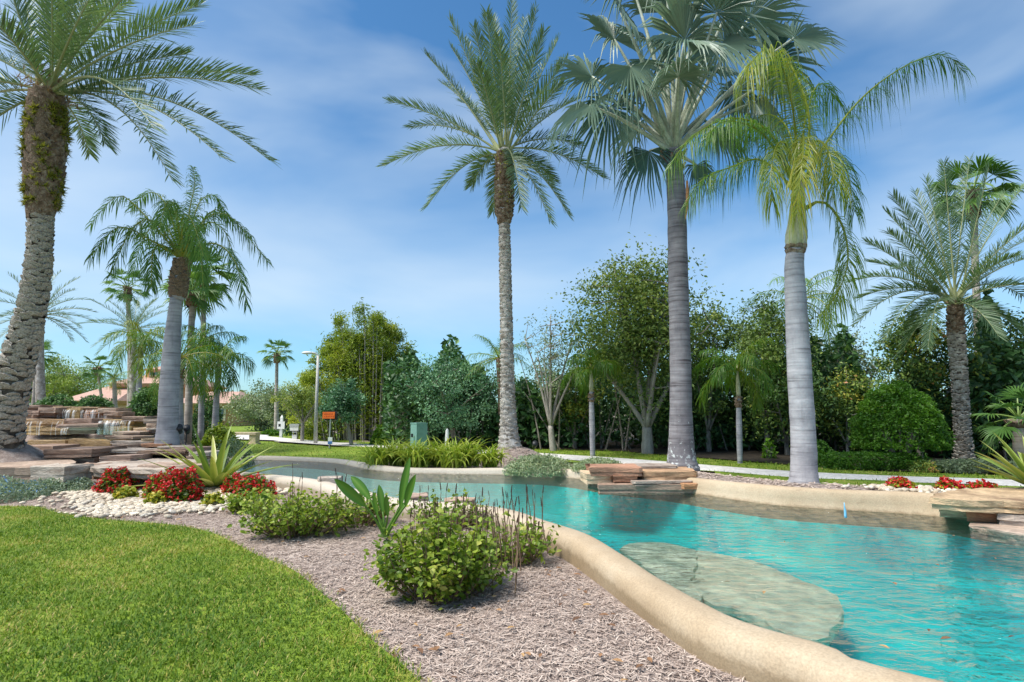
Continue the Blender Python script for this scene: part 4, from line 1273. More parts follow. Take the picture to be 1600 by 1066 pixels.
def wash_palm(label, pts, Y, L, R0, n, seed=0, tint=(.2, .7), skirt=True, name='washington_palm', group='tall slim fan palms'):
    P, R = trunk_path(pts, Y, 18)
    tree = thing('slim_fan_palm', label, 'palm tree', P[0], group)
    mb = MB()
    tube(mb, np.concatenate([P[:1] - (0, 0, 0.5), P]), np.concatenate([R[:1], R]), 9)
    mb.build('trunk', M['bark_wash'], tree, smooth=True)
    top = P[-1]
    if skirt:
        add_boots(tree, boots(P, R * 1.15, 0.1, 8, 0.2, 0.90, 1.0), 'boot_brown', 0, 1.2, 1.2)
    for k in range(n):
        az = k * 2.39996 + seed
        e = math.radians(75 - 115 * (k + .5) / n + rng.uniform(-8, 8))
        C = arc(top, az, e, L, .35, 6)
        mb = MB()
        tube(mb, C, np.linspace(.025, .012, 6), 4, .9, cap=False)
        ax = unit(C[-1] - C[-2]) - UP * .12
        fan(mb, C[-1], ax, unit(np.cross(np.cross(ax, UP), ax) + rng.normal(0, .15, 3)), R0 * rng.uniform(.85, 1.1), 18, 1.5, .5, .25, rng.uniform(*tint), .1)
        mb.build('fan_leaf', M['fan_green'], tree)
    return tree

# left group
Y = 11.7
P, R = trunk_path([(261, 692, 35), (262, 665, 30), (265, 600, 28), (269, 540, 25), (275, 470, 18), (277, 464, 21), (281, 430, 24), (286, 405, 20)], Y, 40)
tree = thing('queen_palm', 'feathery palm with smooth leaning grey trunk and brown boots beside the waterfall', 'palm tree', P[0])
mb = MB()
tube(mb, np.concatenate([P[:1] - (0, 0, 0.4), P]), np.concatenate([R[:1], R * (1 + rng.normal(0, .008, len(R)))]), 16, rough=.006)
mb.build('trunk', M['bark_fox'], tree, smooth=True)
add_boots(tree, boots(P, R, 0.06, 10, 0.12, 0.80, 1.0), 'boot_brown', 60, 1.0, 1.3)
top = P[-1]
for pts, tn_ in [([(210, 320, .2), (180, 308, .2), (141, 352, .1)], .45), ([(235, 375, -.4), (185, 355, -.6), (141, 402, -.7)], .4), ([(240, 345, -.2), (205, 360, -.5), (172, 430, -.6)], .35), ([(258, 385, .1), (240, 390, .1), (236, 450, .1)], .3),
                 ([(330, 330, .2), (370, 350, .3), (419, 410, .3)], .35), ([(330, 380, -.3), (365, 405, -.5), (386, 476, -.6)], .35), ([(310, 320, .3), (335, 305, .5), (350, 330, .7)], .45), ([(296, 330, 0), (304, 290, .1), (302, 262, .2)], .5),
                 ([(262, 325, .3), (235, 300, .6), (205, 325, .8)], .4), ([(285, 340, -.6), (300, 345, -1.0), (318, 400, -1.2)], .55), ([(275, 340, .6), (270, 315, 1.1), (262, 340, 1.4)], .35), ([(320, 350, .8), (350, 360, 1.2), (372, 420, 1.3)], .3), ([(255, 350, .7), (225, 370, 1.1), (205, 430, 1.2)], .3),
                 ([(275, 330, -.4), (262, 315, -.8), (250, 350, -1.1)], .5), ([(300, 370, -.5), (312, 390, -.8), (318, 450, -.9)], .4), ([(318, 345, 0), (352, 335, 0), (395, 370, 0)], .45)]:
    C = catmull(np.concatenate([[top], [D(x, y, Y + d) for x, y, d in pts]]), 7)
    put_frond(tree, resample(C, np.linalg.norm(np.diff(C, axis=0), axis=1).sum() / 17.0, False), 'queen', 0.40, 'frond_queen', r0=.024, n=84, tint=tn_, start=.1, wd=.021)

palm_generic('date_palm', 'distant date palm half hidden behind the leaning left palm trunk', [(64, 640, 14), (62, 560, 12), (62, 492, 12)], 20, 'date', 1.75, .30, 26, 'frond_date', 'boot_grey', (80, -30), .7, 34, group='date palms')
palm_generic('date_palm', 'distant date palm with grey-green crown between the two left palms', [(208, 640, 11), (208, 560, 10), (208, 515, 11)], 26, 'date', 1.9, .34, 26, 'frond_date', 'boot_grey', (80, -25), .6, 34, group='date palms', seed=1)
wash_palm('slim fan palm rising above the house left of the smooth grey trunk', [(203, 640, 8), (203, 540, 7), (199, 450, 6)], 30, .75, .62, 20, 1)
wash_palm('slim fan palm with white trunk right behind the feathery left palm', [(316, 672, 9), (317, 560, 8), (319, 432, 7)], 20, .6, .72, 22, 2)
wash_palm('slim fan palm partly hidden behind the feathery left palm trunk', [(294, 670, 12), (297, 560, 10), (302, 455, 9)], 18, .5, .6, 20, 3)
wash_palm('lone slim fan palm standing left of the lamp post', [(432, 678, 8), (432, 610, 5.5), (433, 552, 4.5)], 32, .55, .55, 18, 4)
wash_palm('small distant fan palm just right of the leaning left palm trunk', [(52, 640, 6), (55, 590, 5), (58, 555, 5)], 24, .4, .42, 15, 5)
wash_palm('small fan palm in front of the house roof', [(160, 640, 4), (157, 610, 4), (152, 575, 4)], 24, .4, .42, 14, 6)
palm_generic('feather_palm', 'small bushy feather palm in front of the house wall', [(180, 640, 7), (179, 610, 6), (178, 592, 5)], 24, 'queen', .8, .3, 14, 'frond_queen', 'bark_wash', (75, -20), 1.2, 20, (.4, .8))
palm_generic('feather_palm', 'yellow-green drooping palm left of the smooth grey trunk', [(216, 665, 9), (217, 620, 8), (219, 560, 7)], 19, 'fox', 1.15, .42, 15, 'frond_fox', 'bark_fox', (75, -45), 1.5, 30, (.45, .9), shaft=True, seed=.6)
palm_generic('feather_palm', 'palm with brown stubbed trunk just right of the smooth grey trunk', [(282, 680, 11), (281, 620, 10), (282, 560, 11)], 15, 'queen', 1.25, .36, 15, 'frond_fox', 'bark_fox', (70, -40), 1.3, 30, (.3, .7), boot=.75, seed=2)
palm_generic('feather_palm', 'slim pale trunked palm with fresh green drooping crown, left of the bench', [(314, 672, 9), (315, 620, 8), (317, 562, 7)], 17.5, 'fox', 1.05, .4, 14, 'frond_fox', 'bark_fox', (75, -40), 1.5, 30, (.2, .5), shaft=True, seed=.2)
palm_generic('feather_palm', 'pale trunked palm with drooping green fronds nearest the low stone bench', [(336, 676, 11), (338, 630, 9), (341, 590, 8)], 17, 'fox', 1.15, .44, 15, 'frond_fox', 'bark_fox', (75, -45), 1.6, 32, (.2, .55), shaft=True, seed=1.3)
# palms by the woodland
palm_generic('feather_palm', 'dark palm half hidden behind the straight middle date palm', [(783, 700, 10), (782, 620, 9), (779, 560, 9)], 18.5, 'queen', 1.3, .34, 16, 'frond_queen', 'boot_brown', (80, -25), 1.0, 30, (.1, .5), seed=.4)
palm_generic('feather_palm', 'small palm with white ringed trunk in front of the big central tree', [(926, 708, 8), (925, 660, 9), (924, 622, 7), (924, 612, 6)], 15.5, 'fox', .95, .34, 11, 'frond_fox', 'bark_fox', (82, -5), 1.5, 44, (.3, .6), boot=.86, seed=.9, shaft=True)
palm_generic('feather_palm', 'small palm with white trunk between the two grey trunks on the right', [(1156, 714, 8), (1155, 670, 9), (1154, 632, 7), (1154, 620, 6)], 13.2, 'fox', 1.1, .36, 11, 'frond_fox', 'bark_fox', (82, -10), 1.7, 52, (.3, .6), boot=.86, seed=2.2, shaft=True)
palm_generic('feather_palm', 'tall dull green palm behind the pale trunked palm near the pool', [(1246, 715, 12), (1247, 560, 10), (1250, 470, 9)], 16.5, 'queen', 1.7, .5, 17, 'frond_queen', 'bark_wash', (75, -35), 1.6, 34, (.2, .6), seed=1.7)
wash_palm('tall slim fan palm rising behind the right date palm', [(1534, 700, 14), (1530, 560, 12), (1524, 420, 10), (1521, 300, 10)], 18, .7, .78, 22, 2.5)
wash_palm('low fan palm at the right edge in front of the dark trees', [(1600, 722, 26), (1596, 690, 22), (1592, 655, 16)], 11.6, .45, .42, 16, .8, (.1, .5))

# ------------------------------------------------------------------ leafy trees
def leaves(mb, P, size, tint, flat=0.5, hexa=False, aspect=0.5):
    n = len(P)
    nrm = unit(rng.normal(0, 1, (n, 3)) + np.array([0, -0.1, flat * 2]))
    d = unit(np.cross(nrm, rng.normal(0, 1, (n, 3))))
    w = np.cross(nrm, d)
    s = (size * rng.uniform(0.6, 1.25, n))[:, None]
    P = np.asarray(P)
    tint = np.broadcast_to(tint, (n,))
    if hexa:
        V = np.stack([P - d * s * .5, P - d * s * .12 + w * s * aspect * .5 + nrm * s * .07, P + d * s * .22 + w * s * aspect * .42 + nrm * s * .06, P + d * s * .58 - nrm * s * .1, P + d * s * .22 - w * s * aspect * .42 + nrm * s * .06, P - d * s * .12 - w * s * aspect * .5 + nrm * s * .07, P + d * s * .05], 1).reshape(-1, 3)
        b = np.arange(n)[:, None] * 7
        mb.add(V, np.concatenate([b + np.array([[0, 6, 1]]), b + np.array([[0, 5, 6]])]), np.concatenate([b + np.array([[1, 6, 3, 2]]), b + np.array([[5, 4, 3, 6]])]), np.repeat(tint, 7))
    else:
        V = np.stack([P - d * s * .5, P + w * s * aspect * .5 + nrm * s * .1, P + d * s * .5, P - w * s * aspect * .5 + nrm * s * .1], 1).reshape(-1, 3)
        mb.add(V, None, np.arange(4 * n).reshape(-1, 4), np.repeat(tint, 4))
M['leaf_olive'] = leafy('olive_leaves', [(0, (0.053, 0.094, 0.024)), (0.5, (0.154, 0.238, 0.054)), (1, (0.413, 0.454, 0.103))], 0.5, 0.3)
M['leaf_dark'] = leafy('dark_leaves', [(0, (0.023, 0.064, 0.023)), (0.5, (0.072, 0.161, 0.049)), (1, (0.224, 0.360, 0.110))], 0.45, 0.2)
M['leaf_blue'] = leafy('blue_green_leaves', [(0, (0.036, 0.090, 0.053)), (0.5, (0.099, 0.230, 0.120)), (1, (0.261, 0.440, 0.240))], 0.45, 0.2)
M['leaf_grey'] = leafy('grey_green_leaves', [(0, (0.083, 0.117, 0.067)), (0.5, (0.200, 0.259, 0.141)), (1, (0.400, 0.451, 0.267))], 0.6, 0.25)
M['leaf_lime'] = leafy('bamboo_leaves', [(0, (0.075, 0.125, 0.014)), (0.5, (0.24, 0.32, 0.028)), (1, (0.46, 0.48, 0.055))], 0.5, 0.35)
M['leaf_fresh'] = leafy('fresh_leaves', [(0, (0.037, 0.112, 0.010)), (0.5, (0.112, 0.250, 0.018)), (0.85, (0.250, 0.400, 0.037)), (1, (0.450, 0.450, 0.075))], 0.45, 0.35)
M['leaf_mixed'] = leafy('mixed_leaves', [(0, (0.026, 0.067, 0.023)), (0.45, (0.100, 0.190, 0.045)), (0.75, (0.267, 0.333, 0.055)), (0.92, (0.532, 0.444, 0.077)), (1, (0.599, 0.267, 0.133))], 0.5, 0.25)
M['bark'] = noisy('tree_bark', (0.10, 0.085, 0.07), (0.24, 0.205, 0.17), 5, 0.95, 0.8, 0.02, (3, 3, .8), c3=(0.36, 0.32, 0.28))
M['bark_pale'] = noisy('pale_bark', (0.26, 0.23, 0.20), (0.42, 0.38, 0.33), 5, 0.9, 0.6, 0.02, (3, 3, .8))
def leafy_tree(label, px, base_py, Y, top_py, hw, crown_py, mat, n=9000, size=0.11, clusters=60, crad=0.28, bark='bark', trunk_px=14, lean=0, fork=None, name='tree', shell=0.5, group='trees of the woodland edge', tint=(0.2, 0.8), cx=None, flat=.4, lo=None, aspect=.5, ry=.8, top_pow=1.0):
    b = on(px, base_py, Y)
    topz = D(px, top_py, Y)[2]
    botz = D(px, crown_py, Y)[2]
    rx = hw * Y / 900.0
    cc = np.array([D(cx if cx else px, top_py, Y)[0], Y, (topz + botz) / 2])
    rz = (topz - botz) / 2
    tree = thing(name, label, 'tree', b, group)
    # cluster centres
    u = unit(rng.normal(0, 1, (clusters, 3)))
    r = rng.random(clusters) ** shell
    C = u * r[:, None]
    C[:, 2] = np.sign(C[:, 2]) * np.abs(C[:, 2]) ** top_pow
    C = cc + C * np.array([rx * (1 - crad * .3), rx * ry, rz * (1 - crad * .25)])
    C[:, 2] = np.maximum(C[:, 2], b[2] + 0.25)
    # trunk and limbs
    fz = b[2] + (botz - b[2]) * 0.85 if fork is None else D(px, fork, Y)[2]
    fz = max(fz, b[2] + 0.35)
    f = np.array([b[0] + lean, Y, fz])
    r0 = trunk_px * Y / 900.0 / 2
    mb = MB()
    tube(mb, bez(b - (0, 0, .2), (b + f) / 2 + (lean * .2, 0, 0), f, 8), np.linspace(r0 * 1.15, r0 * .8, 8), 8, rough=.03)
    nl = min(8, clusters)
    sel = [int(np.argmax(C[:, 2]))]
    for _ in range(nl - 1):
        dd = np.min(np.linalg.norm(C[:, None] - C[sel][None], axis=2), axis=1)
        sel.append(int(np.argmax(dd)))
    paths = []
    for i in sel:
        e = C[i]
        mid = f * .55 + e * .45 + UP * 0.12 * np.linalg.norm(e - f) * (1 if e[2] > f[2] else .3)
        q = bez(f - UP * .05, mid, e, 10)
        paths.append(q)
        tube(mb, q, np.linspace(r0 * .55, r0 * .10, 10), 6, rough=.03)
    allp = np.concatenate(paths)
    for i in range(clusters):
        if i in sel:
            continue
        j = int(np.argmin(np.linalg.norm(allp - C[i], axis=1) + (allp[:, 2] > C[i, 2]) * .4))
        q = bez(allp[j], (allp[j] + C[i]) / 2 + rng.normal(0, .06, 3), C[i], 5)
        tube(mb, q, np.linspace(r0 * .16, r0 * .05, 5), 4, cap=False)
    mb.build('trunk', M[bark], tree, smooth=True)
    # leaves
    wts = rng.uniform(.4, 1.6, clusters)
    idx = rng.choice(clusters, n, p=wts / wts.sum())
    rad = crad * min(rx, rz) * rng.uniform(.6, 1.35, clusters)
    off = rng.normal(0, 1, (n, 3)) * rad[idx][:, None] * np.array([.62, .62, .5])
    ct = rng.uniform(*tint, clusters)
    tn_ = np.clip(ct[idx] + rng.normal(0, .13, n), 0, 1)
    LP = C[idx] + off
    keep = LP[:, 2] > b[2] + .05
    mb = MB()
    leaves(mb, LP[keep], size, tn_[keep], flat, aspect=aspect)
    mb.build('crown', M[mat], tree)
    return tree

leafy_tree('tallest olive-green tree with forked pale trunk left of the silver fan palm', 1012, 708, 16.4, 392, 118, 655, 'leaf_olive', 24000, .115, 130, .24, 'bark_pale', 18, .0, 668, cx=1003, shell=.55, tint=(.15, .85))
leafy_tree('sparse twiggy grey tree with few leaves right of the middle date palm', 866, 706, 17.5, 470, 62, 640, 'leaf_grey', 2300, .08, 120, .2, 'bark_pale', 10, -.1, 665, shell=.6)
leafy_tree('dark blue-green spreading tree left of the middle date palm', 716, 692, 18.5, 556, 82, 672, 'leaf_blue', 15000, .095, 110, .26, 'bark', 9, -.25, 655, cx=708, shell=.4, tint=(.25, .95))
leafy_tree('compact blue-green tree on a leaning trunk right of the orange sign', 552, 690, 20.5, 594, 40, 666, 'leaf_blue', 9000, .10, 70, .26, 'bark_pale', 6, -.2, 664, cx=538)
leafy_tree('thin yellowish tree just left of the lamp post', 472, 688, 23.5, 596, 48, 655, 'leaf_olive', 5500, .09, 60, .26, 'bark_pale', 6, 0, 660, tint=(.4, .9))
leafy_tree('wide grey-olive tree behind the mailbox at the far left of the wood', 412, 682, 38, 598, 58, 676, 'leaf_grey', 7000, .17, 60, .26, 'bark', 6)
leafy_tree('dull olive tree behind the slim lone fan palm', 445, 684, 34, 590, 40, 676, 'leaf_grey', 4500, .16, 50, .26, 'bark', 6)
leafy_tree('broad olive tree left of the house roof', 112, 650, 66, 556, 66, 640, 'leaf_olive', 9000, .26, 60, .26, 'bark', 7, group='trees by the house', tint=(.4, .9))
leafy_tree('low olive tree behind the house at the leaning palm', 70, 650, 68, 572, 50, 640, 'leaf_olive', 6000, .26, 50, .28, 'bark', 6, group='trees by the house', tint=(.3, .8))
leafy_tree('slim green tree directly right of the silver fan palm trunk', 1108, 708, 17.0, 462, 40, 668, 'leaf_olive', 5000, .11, 55, .25, 'bark', 8, tint=(.1, .6))
leafy_tree('dark open tree with bare branches between the two grey trunks', 1200, 708, 16.0, 448, 70, 650, 'leaf_olive', 6500, .11, 80, .22, 'bark', 9, tint=(.1, .6))
leafy_tree('pale blue-green sparse tree left of the clipped round tree', 1325, 708, 17.5, 508, 62, 650, 'leaf_grey', 4500, .10, 80, .24, 'bark_pale', 7, tint=(.2, .8))
leafy_tree('dark tree with yellow and rust leaves behind the right date palm', 1438, 716, 14.6, 488, 78, 690, 'leaf_mixed', 14000, .11, 80, .25, 'bark', 9, tint=(.1, .82))
leafy_tree('dense dark tree at the right edge behind the slim tall palm', 1575, 716, 14.6, 486, 82, 700, 'leaf_mixed', 15000, .11, 80, .25, 'bark', 9, tint=(.05, .7))
leafy_tree('dark rounded tree filling the gap below the twiggy grey tree', 830, 702, 20, 575, 66, 690, 'leaf_dark', 8000, .12, 60, .27, 'bark', 8)
leafy_tree('bright green tree low behind the small white trunked palm in the centre', 898, 704, 18.6, 560, 50, 690, 'leaf_mixed', 6500, .11, 55, .27, 'bark', 8, tint=(.25, .75))
leafy_tree('low dark green tree under the tallest olive tree, right side', 1062, 708, 17.8, 560, 70, 700, 'leaf_dark', 9000, .12, 60, .27, 'bark', 8, tint=(.2, .9))
leafy_tree('mid green tree behind the small palm with drooping fronds', 1130, 708, 18.2, 540, 66, 700, 'leaf_olive', 8000, .12, 60, .27, 'bark', 8, tint=(.1, .5))
leafy_tree('lush green tree behind the pale trunked palm near the pool', 1230, 712, 15.8, 555, 72, 700, 'leaf_mixed', 9500, .11, 65, .27, 'bark', 8, tint=(.15, .65))
leafy_tree('bare stemmed bushy tree with thin white stems left of the clipped round tree', 1325, 712, 15.4, 570, 48, 706, 'leaf_mixed', 6500, .10, 60, .26, 'bark_pale', 5, tint=(.2, .75))
Y = 12.3
b = on(1408, 722, Y)
t = thing('clipped_tree', 'clipped round bright green tree above the low hedge', 'tree', b, 'trees of the woodland edge')
mb = MB()
for k in range(7):
    a = k * 2.4
    e = b + np.array([math.cos(a) * .3, math.sin(a) * .3, .75])
    tube(mb, bez(b + np.array([math.cos(a) * .08, math.sin(a) * .08, -.1]), (b + e) / 2, e, 6), np.linspace(.05, .02, 6), 6, rough=.03)
mb.build('trunk', M['bark'], t, smooth=True)
n = 15000
u = unit(rng.normal(0, 1, (n, 3)))
u[:, 2] = np.where(u[:, 2] < -.25, -u[:, 2], u[:, 2])
r = (1 - np.abs(rng.normal(0, .13, n))) * (1 + .05 * np.sin(u[:, 0] * 9 + 1) * np.cos(u[:, 2] * 8) + .04 * np.sin(u[:, 0] * 17 + u[:, 2] * 13))
zc, zt = D(1408, 690, Y)[2], D(1408, 597, Y)[2]
p = np.array([b[0], Y, zc]) + u * r[:, None] * np.array([.93, .85, zt - zc]) * np.where(u[:, 2:3] > 0, np.array([[1 , 1, 1]]), np.array([[.98, .98, .5]]))
p[:, :2] += (b[:2] - p[:, :2]) * (.22 * np.clip(u[:, 2:3], 0, 1) ** 2)
cell = (np.floor(p[:, 0] / .2) * 7 + np.floor(p[:, 2] / .2) * 13).astype(int) % 40
mb = MB()
leaves(mb, p, .07, np.clip(rng.uniform(.05, .5, 40)[cell] + rng.normal(0, .1, n), 0, 1), .5)
mb.build('crown', M['leaf_fresh'], t)
leafy_tree('dark evergreen filling the wood left of the dark blue-green tree', 650, 690, 22, 590, 48, 684, 'leaf_dark', 6500, .13, 50, .27, 'bark', 7)
leafy_tree('airy tall shrubby tree poking above the wood right of the silver palm', 1160, 706, 19.5, 476, 45, 600, 'leaf_olive', 3500, .10, 60, .24, 'bark', 6, tint=(.2, .7))

# bamboo thicket: many canes, feathery yellow-green plumes
Y = 26.0
b0 = on(580, 690, Y)
tree = thing('bamboo', 'tall feathery yellow-green bamboo thicket behind the orange sign', 'bamboo', b0)
mbc, mbl = MB(), MB()
for k in range(150):
    px = np.clip(rng.normal(566, 54), 462, 655)
    e = (px - 575) / 80.0
    ty = 496 + 70 * abs(e) ** 1.8 + rng.uniform(0, 110) + (-18 if k % 9 == 0 else 0)
    Yk = Y + rng.uniform(-1.2, 1.6)
    s = on(575 + (px - 575) * .75, 690, Yk)
    tp = D(px, ty, Yk + rng.uniform(-.3, .3))
    bend = np.array([np.sign(e) * .35 * rng.uniform(.2, 1.2), rng.uniform(-.3, .3), -.12])
    C = catmull(np.array([s, s * .45 + tp * .55 + np.array([(tp[0] - s[0]) * -.1, 0, 0]), tp, tp + bend]), 6)
    tube(mbc, C, np.linspace(.035, .006, len(C)), 5, cap=False)
    t = rng.random(420) ** .7
    t = .08 + .92 * t
    ii = t * (len(C) - 1)
    p = np.stack([np.interp(ii, np.arange(len(C)), C[:, q]) for q in range(3)], 1)
    p = p + rng.normal(0, .16, p.shape) * np.array([1, 1, .8]) * (1.25 - t)[:, None] * 2.2
    leaves(mbl, p, .17, np.clip(rng.uniform(.1, .85) + rng.normal(0, .12, len(p)), 0, 1), .1, aspect=.28)
mbc.build('canes', M['bark_pale'], tree, kind='stuff')
mbl.build('crown', M['leaf_lime'], tree)
t = thing('dead_canes', 'cluster of bare pale dead canes standing left of the green utility box', 'canes', on(628, 690, 20.5))
for k, (px, ty) in enumerate([(616, 600), (621, 606), (626, 592), (631, 604), (634, 585), (638, 612), (612, 640)]):
    mb = MB()
    s, e = on(px + (px - 626) * -.4, 690, 20.5 + .1 * k), D(px, ty, 20.5 + .1 * k)
    tube(mb, bez(s, (s + e) / 2 + (.04, 0, 0), e, 8), np.linspace(.055, .03, 8), 6, rough=.03)
    mb.build('cane', M['bark_pale'], t, smooth=True)
# the deep wood behind the trees reads as one dark mass
mb = MB()
n = 60000
px = rng.uniform(600, 1800, n)
Yw = rng.uniform(18.2, 25.0, n) - np.clip((px - 1050) / 100, 0, 5)
x = (px - 800) / 900 * Yw
hmax = 2.4 + .8 * np.sin(px * .021) + .5 * np.sin(px * .053 + 1) + .4 * np.sin(px * .11)
z = hmax * rng.random(n) ** .75
leaves(mb, np.column_stack([x, Yw, z + .1]), .24, np.clip(rng.normal(.3, .2, n), 0, 1), .3, aspect=.55)
o = mb.build('woodland', M['leaf_dark'])
o['kind'] = 'stuff'
tag(o, 'dark dense wood behind the trees along the path', 'wood')
mb = MB()
for k in range(70):
    px = rng.uniform(640, 1620)
    Yk = 17.5 + rng.uniform(0, 2.5) - max(0, (px - 1150) / 120)
    s = on(px, 700, Yk)
    e = s + np.array([rng.normal(0, .5), rng.normal(0, .3), rng.uniform(1.2, 3.0)])
    tube(mb, bez(s, (s + e) / 2 + rng.normal(0, .12, 3), e, 6), np.linspace(.03, .008, 6), 5, cap=False)
o = mb.build('thicket_stems', M['bark'])
o['kind'] = 'stuff'
tag(o, 'thin bare stems tangled in the shade of the wood', 'stems')

mb = MB()
n = 14000
x = rng.uniform(-190, 70, n)
y = 105 + 14 * np.sin(x * .05) + rng.uniform(0, 14, n)
z = (3.4 + 1.2 * np.sin(x * .23) + .9 * np.sin(x * .61 + 1)) * rng.random(n) ** .7
leaves(mb, np.column_stack([x, y, z]), .95, np.clip(rng.normal(.45, .2, n), 0, 1), .3, aspect=.6)
o = mb.build('distant_wood', M['leaf_grey'])
o['kind'] = 'stuff'
tag(o, 'far line of grey-green trees on the horizon beyond the house', 'wood')

# ------------------------------------------------------------------ hedges and shrubs
def bush(label, px0, px1, yt, yb, Y, dep, mat, n, size, name='shrub', group=None, tint=(.2, .7), box_=False, lumps=8, hexa=False, cat='shrub', stems=True, zb=None):
    a, b = D(px0, yt, Y), D(px1, yb, Y)
    c = np.array([(a[0] + b[0]) / 2, Y + dep / 2, b[2]])
    g = h1(c[0], c[1])
    z0 = g if zb is None else zb
    w, hgt = (b[0] - a[0]) / 2, max(.1, a[2] - z0)
    t = thing(name, label, cat, (c[0], c[1], z0), group)
    u = unit(rng.normal(0, 1, (n, 3)))
    r = 1 - np.abs(rng.normal(0, .2, n))
    if box_:
        u = u / np.max(np.abs(u), axis=1, keepdims=True) * .82 + u * .18
    lump = 1 + .10 * np.sin(u[:, 0] * lumps + 2 + px0) * np.cos(u[:, 1] * lumps + u[:, 2] * 5) + .05 * np.sin(u[:, 0] * lumps * 2.3 + u[:, 2] * 9)
    p = u * (r * lump)[:, None]
    p[:, 2] = np.abs(p[:, 2]) if not box_ else p[:, 2] * .5 + .5
    p = np.array([c[0], c[1], z0]) + p * np.array([w, dep / 2, hgt])
    k = rng.integers(0, 40, n)
    ct = rng.uniform(*tint, 40)
    cell = (np.floor(p[:, 0] / .17) * 7 + np.floor(p[:, 2] / .17) * 13 + np.floor(p[:, 1] / .17) * 5).astype(int) % 40
    mb = MB()
    leaves(mb, p, size, np.clip(ct[cell] + rng.normal(0, .12, n), 0, 1), .5, hexa=hexa)
    mb.build('foliage', M[mat], t)
    if stems:
        mb = MB()
        for q in range(9):
            s = np.array([c[0] + rng.uniform(-.5, .5) * w, c[1] + rng.uniform(-.4, .4) * dep / 2, z0 - .05])
            e = s + np.array([rng.uniform(-.3, .3) * w, rng.uniform(-.3, .3) * dep / 2, hgt * .7])
            tube(mb, np.array([s, (s + e) / 2, e]), [.02, .015, .008], 5, cap=False)
        mb.build('stems', M['bark'], t, kind='stuff')
    return t
g = 'clipped shrubs above the waterfall'
bush('dark rounded shrub above the left end of the waterfall', 36, 96, 617, 640, 16.5, 1.2, 'leaf_dark', 4000, .09, group=g, tint=(.3, .8))
bush('dark rounded shrub above the middle of the waterfall', 96, 152, 618, 640, 16.3, 1.2, 'leaf_dark', 4000, .09, group=g, tint=(.3, .8))
bush('tall dark rounded shrub in front of the orange house wall', 186, 250, 602, 658, 15.5, 1.1, 'leaf_dark', 6000, .09, group=g, tint=(.3, .85))
bush('dark clipped shrub seen between the palm trunks left of the bench', 284, 334, 617, 668, 19.5, 1.2, 'leaf_dark', 4500, .11, group=g, tint=(.3, .85))
bush('low dark hedge behind the stone bench', 316, 334, 652, 672, 19, .8, 'leaf_dark', 1500, .1)
bush('yellow-green mounded shrub right of the smooth grey palm', 296, 360, 666, 692, 13.6, .9, 'leaf_lime', 4200, .10, tint=(.2, .8))
bush('grey mounded ground cover below the yellow-green shrub', 318, 386, 686, 703, 12.4, .7, 'leaf_grey', 2200, .06, stems=False, tint=(.4, .9))
bush('long low clipped hedge in front of the clipped round tree', 1306, 1462, 709, 736, 11.5, .8, 'leaf_fresh', 9000, .05, 'hedge', cat='hedge', box_=True, lumps=22, tint=(.05, .4))
bush('small rust tinged end of the hedge left of the date palm foot', 1432, 1492, 722, 740, 11.2, .6, 'leaf_mixed', 2200, .05, 'hedge', cat='hedge', tint=(.4, 1))
bush('low grey-green hedge right of the date palm foot', 1486, 1625, 722, 745, 10.9, .9, 'leaf_grey', 5500, .05, 'hedge', cat='hedge', box_=True, lumps=15, tint=(.1, .5))
bush('glossy green shrub behind the pale trunked palm, left of the hedge', 1268, 1322, 690, 732, 12.4, .9, 'leaf_fresh', 3800, .08, tint=(.05, .35))
bush('bright green shrub in the shade beside the utility box', 575, 620, 664, 692, 20.5, 1, 'leaf_fresh', 2600, .13, tint=(.3, .8))
bush('rounded green shrub in the shade behind the strappy plants', 655, 690, 640, 690, 20.8, 1, 'leaf_fresh', 3000, .12, tint=(.1, .6))
bush('small green shrub at the foot of the lone slim fan palm', 402, 432, 672, 688, 30, 1, 'leaf_fresh', 1500, .13, tint=(.1, .5))
bush('dark round shrub behind the white mailbox', 440, 482, 660, 688, 30, 1, 'leaf_dark', 2200, .14)
bush('leafy pale green shrub low in the wood between the grey trunks', 1196, 1218, 686, 712, 14.5, .4, 'leaf_fresh', 300, .09, tint=(.3, .8))
bush('grey-green creeping ground cover right of the middle date palm foot', 786, 905, 713, 737, 9.9, .9, 'leaf_grey', 6500, .045, 'ground_cover', cat='ground cover', stems=False, tint=(.4, 1), lumps=20)
bush('grey-green creeping ground cover reaching the stacked stone ledge', 895, 985, 718, 737, 9.7, .7, 'leaf_grey', 4000, .045, 'ground_cover', cat='ground cover', stems=False, tint=(.4, 1), lumps=20)
